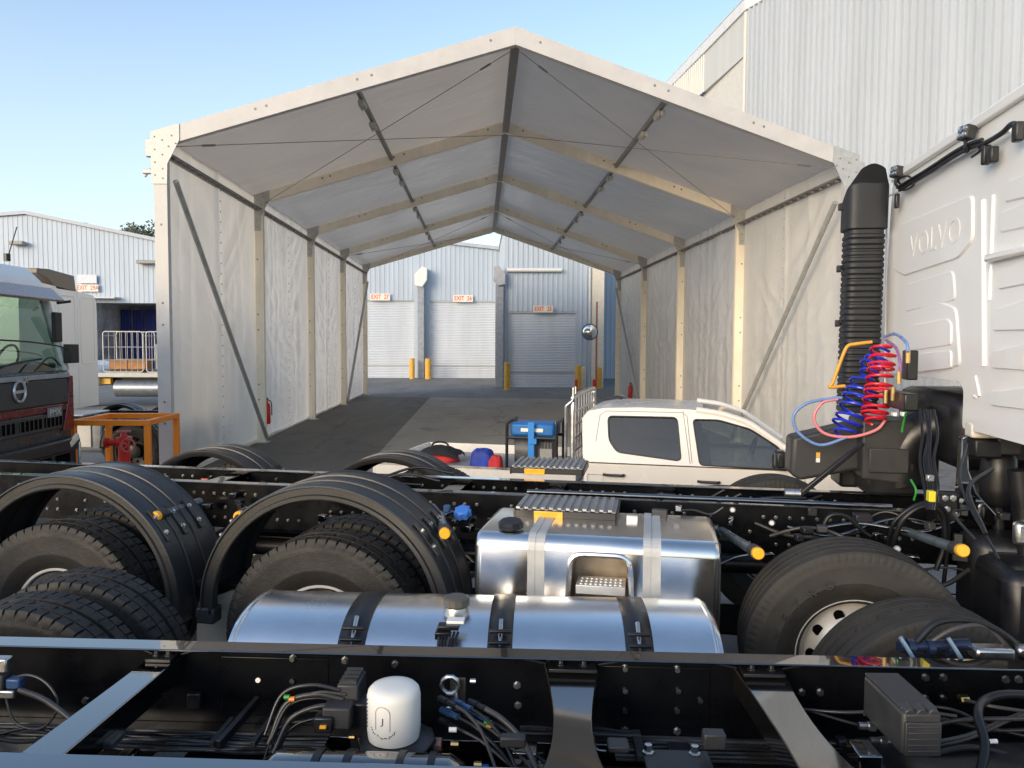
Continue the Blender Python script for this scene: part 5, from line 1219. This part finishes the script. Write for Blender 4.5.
MB().b2((s_rear-.02, .1, BELT), (s_rear+.01, W-.1, BELT+.02)).build('rear_sill', UTEW, pu)
q0 = top[0]; mb = MB(); mb.plate([[(.0+.02, BELT), (W-.02, BELT), (W-lean(0, q0[1]), q0[1]), (lean(0, q0[1]), q0[1])], [(.3, BELT+.08), (W-.3, BELT+.08), (W-.38, q0[1]-.1), (.38, q0[1]-.1)]], lambda a, b: V((s_rear+.01+(b-BELT)*-.0, a, b))); mb.build('rear_panel', UTEW, pu, smooth=0, fixn=False)
MB().b2((s_rear+.02, .3, BELT+.08), (s_rear+.024, W-.3, q0[1]-.1)).build('rear_window', GLASSD, pu, smooth=0)
b = MB(); b.tube([pp(600, 404, .5)+V((0, 0, .05)), pp(612, 402, .5)+V((0, 0, .06)), pp(622, 404, .5)+V((0, 0, .05))], .006, 6); b.build('roof_aerial', BLACKM, pu)
for s_, t_ in ((FWX+.02, .14), (FWX+.02, W-.14), (-1.05, .14), (-1.05, W-.14)): wheel(pu, s_, t_, .37, R=.37, W=.24, lug=False)
# tray
TL = -2.25; TZ = 1.01
MB().b2((TL, -.02, .86), (s_rear-.07, W+.02, .90)).build('tray_floor', mat('tray_floor', (.22, .23, .25), .5), pu)
for t_ in (-.04, W+.02): MB().b2((TL, t_, .82), (s_rear-.08, t_+.03, TZ)).build('drop_side', UTEW, pu, bev=.006)
MB().b2((TL-.03, -.04, .82), (TL, W+.05, TZ)).build('tailboard', UTEW, pu, bev=.006)
hx = pp(572, 440, .0).x
for t_ in (0.02, W-.02):
    b = MB(); 
hb = MB(); hb.tube(spline([(hx, .03, .9), (hx, .03, 1.55), (hx, .05, 1.72), (hx, .12, 1.78), (hx, W/2, 1.79), (hx, W-.12, 1.78), (hx, W-.05, 1.72), (hx, W-.03, 1.55), (hx, W-.03, .9)], 5), .028, 10)
for k in range(5): hb.tube([(hx, .04, 1.05+.14*k), (hx, W-.04, 1.05+.14*k)], .012, 8)
for k in range(7): hb.tube([(hx, .25+.2*k, .9), (hx, .25+.2*k, 1.77)], .010, 8)
hb.tube([(hx-.07, .03, .9), (hx-.07, .03, 1.68)], .018, 8); hb.tube([(hx-.07, .03, 1.68), (hx, .03, 1.74)], .018, 8)
for t_ in (.04, .2): hb.tube([(hx, t_, 1.75), (hx, t_, 1.88)], .010, 6)
hb.build('headboard', ALUT, pu)
MB().b2((TL, -.045, TZ-.02), (s_rear-.08, -.04, TZ+.004)).build('tray_trim', ALUT, pu)
# things in the tray
g0 = FP.t(509, 460, .5); g1 = FP.t(558, 460, .5); gx0, gx1 = g0.x, g1.x; gt = FP.t(530, 424, .5).z
def PW(v): return FP.o + FP.u*v[0] + FP.v*v[1] + V((0, 0, v[2]))
ge = empty('generator', PW(((gx0+gx1)/2, .62, .905)), R_(FP.deg), 'blue topped portable generator in a black tube frame on the pickup tray', 'generator')
hw = (gx1-gx0)/2; H = gt-.905
b = MB()
for sx in (-1, 1):
    b.tube(spline([(sx*hw, -.22, .02), (sx*hw, -.22, H-.02), (sx*hw*.96, -.18, H+.02), (sx*hw*.96, .18, H+.02), (sx*hw, .22, H-.02), (sx*hw, .22, .02)], 4), .018, 8)
for y_ in (-.22, .22):
    for z_ in (.03, H*.72): b.tube([(-hw, y_, z_), (hw, y_, z_)], .018, 8)
b.build('frame', BLACKM, ge)
MB().box((0, 0, H-.06), (hw*1.8, .38, .15)).build('fuel_tank', mat('generator_blue', (.01, .14, .42), .35), ge, bev=.03)
MB().box((0, -.2, H-.06), (hw*.9, .015, .04)).build('decal', SIGNW, ge, bev=.002)
b = MB(); b.tube([(-hw*.75, 0, .22), (-hw*.05, 0, .22)], .15, 18); b.box((hw*.35, 0, .2), (hw*.8, .3, .26)); 
for k in range(6): b.box((hw*.15+k*.035, -.15, .24), (.012, .03, .2))
b.build('engine', mat('engine_grey', (.12, .12, .12), .5, var=.4), ge, bev=.01)
MB().box((hw*.55, -.17, .16), (hw*.5, .02, .2)).build('socket_panel', mat('panel_grey', (.3, .29, .27), .5), ge, bev=.004)
b = MB(); b.box((0, -.245, .28), (.07, .012, .56)); b.box((.02, -.255, H*.66), (.09, .02, .06)); st = b.build('ratchet_strap', mat('strap_blue', (.02, .22, .60), .6), ge, bev=.003)
def bag(px0, px1, py0, py1, t, m, nm, lab, cat, w_=.3, seed=0, loft=.35):
    a = FP.t(px0, py1, t); b_ = FP.t(px1, py1, t); c = FP.t(px0, py0, t); hx_ = (b_.x-a.x)/2; hz = (c.z-a.z)
    o = empty(nm, PW(((a.x+b_.x)/2, t, .905)), R_(FP.deg), lab, cat); hz = c.z-.905
    def f(u, v):
        th = u*2*math.pi; ph = v*math.pi*.5; k = 1/max(abs(math.cos(th))**3.5+abs(math.sin(th))**3.5, 1e-6)**(1/3.5); rr = math.cos(ph)**loft
        nn = noise.noise(V((math.cos(th)*2+seed, math.sin(th)*2, v*3)))*.10
        return V((hx_*math.cos(th)*k*rr*(1+nn), w_*.5*math.sin(th)*k*rr*(1+nn), max(0, hz*math.sin(ph)*(1+nn))))
    MB().grid(f, 40, 14).build('body', m, o, smooth=60, fixn=False); return o, hx_, hz
o, a, b_ = bag(422, 458, 452, 468, .9, FABRED, 'tool_bag', 'red tool bag with a black lid lying in the pickup tray', 'bag', .3, 3)
MB().grid(lambda u, v: V(((u*2-1)*a*1.15, (v-.5)*.36, b_*.9+.10*math.sin(math.pi*u)**.7*(.6+.4*math.sin(math.pi*v))+.02*noise.noise(V((u*5, v*5, 1))) - (.05 if v < .05 or v > .95 else 0))), 24, 14).build('lid', FABBLK, o, smooth=60, fixn=False)
MB().tube(spline([(-a*.5, 0, b_*.95), (-a*.3, -.02, b_+.12), (a*.4, -.02, b_+.12), (a*.6, 0, b_*.95)], 5), .012, 6).build('strap', FABBLK, o)
bag(471, 494, 448, 464, .7, FABBLU, 'cloth_bundle', 'crumpled blue cloth bundle in the pickup tray', 'bundle', .22, 5, .5)
bag(489, 503, 455, 464, .55, FABRED, 'cloth_bundle', 'small red cloth bundle right of the blue one in the pickup tray', 'bundle', .16, 8, .5)

# ------------------------------------------------------------------ LEFT YARD
# truck A: facing +x, dark front
XA = -5.65
ta = empty('parked_truck', (XA, 9.56, 0), 0, 'dark grey and red truck at the left edge showing its windscreen and grille', 'truck')
def a_(x, y, z): return V((x-XA, y-9.56, z))
def pxa(px, py, x=XA): return WF.s_(px, py, x)-V((XA, 9.56, 0))
hwA = 1.25
body = [(-.0, .95), (.0, 1.90), (-.04, 1.96), (-.42, 2.86), (-.5, 3.0), (-.62, 3.08), (-2.1, 3.12), (-2.1, .95)]
AG = mat('cab_dark_grey', (.035, .037, .04), .3, coat=.3)
cA = MB()
# shell: side plates, roof, back; front lower panel
cA.prism([(-.0, .95), (.0, 1.90), (-.04, 1.94), (-2.1, 1.94), (-2.1, .95)], lambda a, b, d: V((a, d, b)), -hwA, hwA)
cabA = cA.build('cab', AG, ta, bev=.04, seg=3)
MB().prism([(-.28, 2.98), (-.33, 3.14), (-.52, 3.32), (-2.1, 3.44), (-2.1, 2.98)], lambda a, b, d: V((a, d, b)), -hwA+.02, hwA-.02).build('roof', CABW, ta, bev=.05, seg=3)
b = MB()
for t_ in (-hwA+.05, hwA-.05): b.bar((-.05, t_, 1.92), (-.33, t_, 3.02), .10, .11, V((0, 1, 0)))
b.build('windscreen_pillar', mat('pillar_sunlit', (.65, .66, .6), .25, coat=.5), ta, bev=.02)  # sun highlight painted pale over the whole pillar
MB().b2((-2.1, -hwA, 1.94), (-2.05, hwA, 3.06)).b2((-2.1, -hwA, 1.94), (-1.3, -hwA+.04, 3.06)).b2((-2.1, hwA-.04, 1.94), (-1.3, hwA, 3.06)).build('rear_wall', mat('cab_lining', (.10, .12, .10), .8), ta)
MB().add([(-.05, -hwA+.08, 1.94), (-.05, hwA-.08, 1.94), (-.32, hwA-.1, 3.0), (-.32, -hwA+.1, 3.0)], [(0, 1, 2, 3)]).build('windscreen', mat_glass('green_glass', (.45, .72, .58), .7, .45), ta, smooth=0)
b = MB(); b.prism([(-.26, 2.92), (-.08, 2.86), (-.06, 2.89), (-.24, 3.06)], lambda a, b_, d: V((a, d, b_)), -hwA-.02, hwA+.02); b.build('sun_visor', mat('visor_bronze', (.30, .20, .15), .25, coat=.5), ta, bev=.01)
for t_ in (-.6, .6): b = MB(); b.box((-1.0, t_, 2.1), (.2, .5, .9)); b.box((-1.0, t_, 2.62), (.12, .3, .2)); b.build('seat', SEAT, ta, bev=.05)
MB().box((-.3, 0, 1.98), (.4, 2.2, .12)).build('dashboard', BLACKM, ta, bev=.03)
MB().tube([V((-.42+.06*math.sin(a*.314), .55+.22*math.cos(a*.314), 2.08+.2*math.sin(a*.314))) for a in range(20)], .016, 8, closed=True).build('steering_wheel', BLACKM, ta)
b = MB(); b.tube(spline([(.06, -.6, 1.96), (.03, -.1, 2.06), (-.02, .6, 2.1)], 5), .012, 6); b.tube(spline([(.06, .3, 1.96), (.03, .7, 2.12), (-.02, 1.05, 2.0)], 5), .012, 6); b.build('wiper', BLACKM, ta)
hose([pxa(0, 340, XA+.06), pxa(30, 342, XA+.06), pxa(58, 346, XA+.06), pxa(68, 350, XA+.06)], .010, HOSE, ta, 'mirror_rail')
GR = mat('grille_grey', (.045, .048, .05), .35)
MB().b2((.0, -hwA+.08, 1.84), (.035, hwA-.08, 1.90)).build('grille_trim', mat('trim_grey', (.35, .36, .36), .35), ta, bev=.008)
b = MB(); b.b2((.0, -hwA+.1, 1.50), (.03, hwA-.12, 1.83)); b.build('upper_grille', GR, ta, bev=.02)
b = MB(); b.b2((.0, -hwA+.02, 1.40), (.026, hwA-.01, 1.49)); b.build('red_band', DRED, ta, bev=.01)
for sg in (-1, 1): MB().prism([(.98, 1.12), (1.26, 1.12), (1.26, 1.86), (1.16, 1.86), (1.12, 1.5)], lambda a, b_, d: V((d, a*sg, b_)), .0, .033).build('corner_panel', DRED, ta, bev=.01)
b = MB(); b.b2((.0, -hwA+.1, 1.16), (.028, hwA-.28, 1.39)); b.build('lower_grille', GR, ta, bev=.015)
b = MB()
for t_ in (-.85, -.28, .28, .78): b.b2((.02, t_-.24, 1.21), (.034, t_+.22, 1.34))
b.build('grille_opening', DARK, ta, bev=.01)
b = MB()
for k in range(22): b.b2((.03, -1.05+.095*k, 1.21), (.039, -1.03+.095*k, 1.34))
b.build('grille_bar', GR, ta)
lg = pxa(17, 392, XA+.04); lc = V((.045, 0, lg.z+.0))
b = MB(); b.tube([lc+V((0, .115*math.cos(a/24*6.283), .125*math.sin(a/24*6.283))) for a in range(24)], .017, 8, closed=True); b.bar(lc+V((0, -.12, 0)), lc+V((0, .12, 0)), .02, .035)
b.bar(lc+V((0, .08, .09)), lc+V((0, .15, .16)), .02, .022); b.bar(lc+V((0, .09, .165)), lc+V((0, .16, .165)), .02, .02); b.bar(lc+V((0, .155, .10)), lc+V((0, .155, .17)), .02, .02, V((0, 1, 0)))
b.build('ring_badge', mat('chrome_soft', (.6, .62, .63), .3, metal=.7), ta)
q = pxa(55, 412, XA+.04); text_mesh('FMX', .105, lambda x, y, z: V((.045, q.y+x, q.z+y)), bold=.003, sx=1.3).build('badge_lettering', mat('badge_pale', (.6, .62, .6), .4), ta, smooth=0, fixn=False)
MB().b2((.032, q.y-.17, q.z-.065), (.040, q.y+.17, q.z+.065)).build('badge_plate', mat('badge_grey', (.2, .21, .2), .4), ta, bev=.004)
# bumper
BU = mat('bumper_dark', (.022, .024, .026), .4)
b = MB(); b.b2((-.25, -hwA, .85), (.12, hwA, 1.02)); b.b2((-.2, -hwA+.02, .32), (.10, hwA-.02, .62)); b.b2((-.3, -hwA, .60), (.06, hwA, .86)); b.build('bumper', BU, ta, bev=.03, seg=3)
b = MB()
for t_ in (-.9, -.45, 0, .45, .9): b.b2((.05, t_-.19, .65), (.066, t_+.17, .82))
b.build('bumper_grille', DARK, ta, bev=.01)
MB().box((.10, hwA-.16, .98), (.05, .26, .10), Matrix.Rotation(.4, 3, 'X')).build('headlight', mat('lamp_glow', (.85, .8, .6), .15, coat=.5), ta, bev=.02)
MB().b2((.1, hwA-.07, .35), (.14, hwA-.03, .95)).build('bumper_end', mat('bright_trim', (.6, .58, .52), .3, metal=.5), ta, bev=.01)
b = MB(); b.box((-.1, hwA-.12, 2.52), (.06, .16, .40)); b.box((.02, hwA+.0, 2.16), (.10, .22, .26)); b.tube([(-.15, hwA-.02, 2.85), (-.02, hwA+.1, 2.88)], .02, 8); b.tube([(-.15, hwA-.02, 2.1), (-.02, hwA+.1, 2.1)], .02, 8); b.build('side_mirror', BLACKM, ta, bev=.03)
for t_ in (-1.05, 1.05): wheel(ta, -1.1, t_, .5, R=.5, W=.30, lug=False, front=True)
q = pxa(7, 255, XA-.6); MB().tube([(q.x, q.y, 3.4), (q.x+.05, q.y+.15, 3.85)], .008, 6).build('aerial', BLACKM, ta); MB().tube([(q.x, q.y, 3.38), (q.x, q.y, 3.48)], .04, 10).build('beacon_base', BLACKM, ta)

# truck B: white cab seen from behind, chassis running right
XB = -7.5
tb = empty('parked_truck', (XB, 14.1, 0), 0, 'white cab truck parked behind the dark one, its bare chassis running to the tent', 'truck')
b = MB(); hb_ = 1.27
b.prism(rpoly([(-hb_, 1.08), (hb_, 1.08), (hb_, 2.95), (hb_-.06, 3.20), (-hb_+.08, 3.36), (-hb_, 3.0)], [.03, .03, .3, .1, .1, .3], 4), lambda a, b_, d: V((d, a, b_)), -2.1, 0); b.build('cab', CREAM if 0 else CABW, tb, bev=.04, seg=3)
b = MB()
for t_ in (-.2, .55): b.tube([(.0, t_, 1.12), (.0, t_, 3.28)], .012, 6)
for (z0, z1_) in ((1.9, 3.15),): b.tube([V((0, a, z)) for a, z in rrect(.65, z0, 1.15, z1_, .08)], .012, 6, closed=True); b.tube([V((0, a, z)) for a, z in rrect(-.1, z0, .45, z1_, .08)], .012, 6, closed=True)
b.build('pressed_panel', CABW, tb)
df = MB(); q = WF.s_(55, 282, XB+.05)-V((XB, 14.1, 0)); qs = [WF.s_(px, py, XB+.05)-V((XB, 14.1, 0)) for px, py in ((40, 268), (52, 269), (77, 276), (79, 292), (60, 289), (50, 278), (40, 273))]
df.prism([(a.y, a.z) for a in qs], lambda a, b_, d: V((d, a, b_)), -.28, .0); df.build('intake_cowl', mat('cowl_brown', (.16, .13, .10), .4), tb, bev=.03)
b = MB()
for k in range(5): b.box((.012, -.42, 1.16+.07*k), (.03, .3, .035))
b.build('side_vent', BLACKM, tb)
for t_ in (-.42, .42): rail(tb, 0, 2.0, t_, 1.05, .28, -1 if t_ > 0 else 1)
MB().b2((.05, -1.2, 1.09), (.95, -.3, 1.12)).build('deck_plate', mat('deck_pale', (.5, .54, .6), .35, metal=.4), tb, bev=.01)
for s_ in (.62, 1.55): guard(tb, s_, 1.18, .62, .50, .44, flip=True, ends=False); wheel(tb, s_, .95, .46, R=.46, W=.3)
guard(tb, 1.62, -1.05, .56, .50, .4, ends=False); wheel(tb, 1.62, -.85, .46, R=.46, W=.3, tm=RUBBERG)
ww = [o for o in bpy.data.objects if o.parent is tb and o.name.startswith('wheel')][-1]; ww.data = ww.data.copy(); ww.data.materials[0] = BLACKM; ww.data.materials[2] = BLACKM
b = dtank(tb, .55, 1.15, rrect(-1.0, .45, -.45, 1.02, .1, 5), mat('tank_grey', (.30, .32, .35), .35, metal=.5))
MB().b2((.72, -1.025, .55), (.98, -1.003, .95)).build('tank_step', STRAP, tb, bev=.02)
# orange guard frame and hydrant
gf = empty('guard_rail', (-5.33, 11.7, 0), 0, 'orange square tube guard frame around the red hydrant', 'guard rail')
b = MB(); X0, X1, Y0, Y1, HZ = -.53, .52, -.45, .60, 1.20
for x in (X0, X1):
    for y in (Y0, Y1): b.b2((x-.04, y-.04, 0), (x+.04, y+.04, HZ-.08))
for y in (Y0, Y1): b.b2((X0-.04, y-.042, HZ-.08), (X1+.04, y+.042, HZ))
for x in (X0, X1): b.b2((x-.042, Y0+.042, HZ-.078), (x+.042, Y1-.042, HZ-.002))
b.build('frame', ORANGE, gf, bev=.006)
q = WF.t(122, 445, 11.8)
hy = empty('fire_hydrant', (q.x+.03, 11.8, 0), 0, 'red pillar fire hydrant with handwheel inside the orange frame', 'hydrant')
MB().lathe([(0, .13), (.03, .13), (.03, .085), (.80, .085), (.82, .12), (.88, .12), (.90, .05), (.95, .04), (.95, .001)], (0, 0, 0), (0, 0, 1), 20).build('body', RED, hy)
b = MB(); b.tube([(-.06, 0, .80), (-.24, -.03, .80)], .05, 12); b.tube([(-.22, -.03, .80), (-.26, -.03, .80)], .075, 12); b.tube([(.0, -.05, .80), (.10, -.14, .79)], .05, 12); b.build('outlet', RED, hy)
b = MB(); c = V((.14, -.18, .78)); b.tube([c+V((.10*math.cos(a/18*6.283), 0, .10*math.sin(a/18*6.283))) for a in range(18)], .012, 8, closed=True)
for k in range(5): a = k/5*6.283; b.tube([c, c+V((.1*math.cos(a), 0, .1*math.sin(a)))], .008, 6)
c = V((0, 0, .97)); b.tube([c+V((.09*math.cos(a/18*6.283), .09*math.sin(a/18*6.283), 0)) for a in range(18)], .012, 8, closed=True)
b.build('handwheel', mat('faded_red_metal', (.55, .15, .12), .4), hy)

# truck C far: flatbed with cages, white bonnet to the left
YC = 27.4
tc = empty('flatbed_truck', (-13.75, YC+1.1, 0), 0, 'distant flatbed truck with white bonnet facing left before the open bay', 'truck')
b = MB(); b.prism(rpoly([(-1.5, .75), (-1.5, 1.2), (-1.2, 1.5), (-.45, 1.60), (.1, 1.45), (.35, 1.0), (.3, .72), (.1, .72), (.02, .98), (-.3, 1.14), (-.62, 1.0), (-.75, .7)], .06, 3), lambda a, b_, d: V((a, d, b_)), -1.1, 1.1); b.build('bonnet', WHITE, tc, bev=.03)
b = MB(); b.prism(rpoly([(-1.2, 1.5), (.25, 1.5), (.15, 2.9), (-.6, 2.95)], .1, 3), lambda a, b_, d: V((a-1.8, d, b_)), -1.05, 1.05); b.build('cab', WHITE, tc, bev=.03)
wheel(tc, -.28, -1.0, .5, R=.5, W=.28, lug=False, front=True); wheel(tc, 5.0, -1.0, .5, R=.5, W=.28)
MB().b2((.3, -1.1, 1.05), (6.5, 1.1, 1.2)).build('tray', mat('tray_cream', (.5, .49, .45), .5), tc, bev=.01)
MB().b2((.2, -.45, .75), (6.3, -.35, 1.04)).b2((.2, .35, .75), (6.3, .45, 1.04)).build('chassis_rail', BLACKM, tc)
MB().tube([(.9, -.85, .65), (2.5, -.85, .65)], .30, 20).build('fuel_tank', mat('tank_dull', (.25, .27, .3), .35, metal=.6), tc)
MB().b2((.15, -.9, .8), (.7, -.7, 1.0)).build('bracket', YELLOW, tc)
for k, x in enumerate((-13.35, -11.85)):
    e = empty('stillage_cage', (x, YC+.35, 1.2), 0, 'grey mesh stillage cage on the far flatbed, ' + ('left one holding brown cartons' if k == 0 else 'right one beside the tent post'), 'cage', 'stillage cages on the far flatbed')
    b = MB(); w_, h_ = 1.38, 1.45
    for y_ in (0, 1.0):
        b.tube([V((a, y_, z)) for a, z in rrect(0, .02, w_, h_, .1)], .022, 6, closed=True)
        for i in range(1, 7): b.tube([(w_*i/7, y_, .02), (w_*i/7, y_, h_)], .010, 5)
        for z in (.45, .9): b.tube([(0, y_, z), (w_, y_, z)], .014, 5)
    for x_ in (0, w_): b.tube([(x_, 0, h_-.15), (x_, 1.0, h_-.15)], .016, 5); b.tube([(x_, 0, .1), (x_, 1.0, .1)], .016, 5)
    b.build('mesh_frame', mat('cage_grey', (.4, .4, .4), .4, metal=.4), e)
    MB().b2((.1, .1, .03), (w_-.1, .9, .10)).build('deck', BLACKM, e)
for k in range(2):
    o = MB().b2((0, 0, 0), (.62, .6, .34)).build('carton', CARDB, bev=.01, loc=(-13.22+.64*k, YC+.5, 1.31)); tag(o, 'brown carton in the left stillage cage, ' + ('left' if k == 0 else 'right') + ' of the pair', 'carton', 'cartons in the stillage cage')
o = MB().b2((0, 0, 0), (.5, .6, .9)).build('carton', mat('pale_carton', (.4, .42, .4), .8), bev=.01, loc=(-11.6, YC+.5, 1.31)); tag(o, 'tall pale carton in the right stillage cage', 'carton')
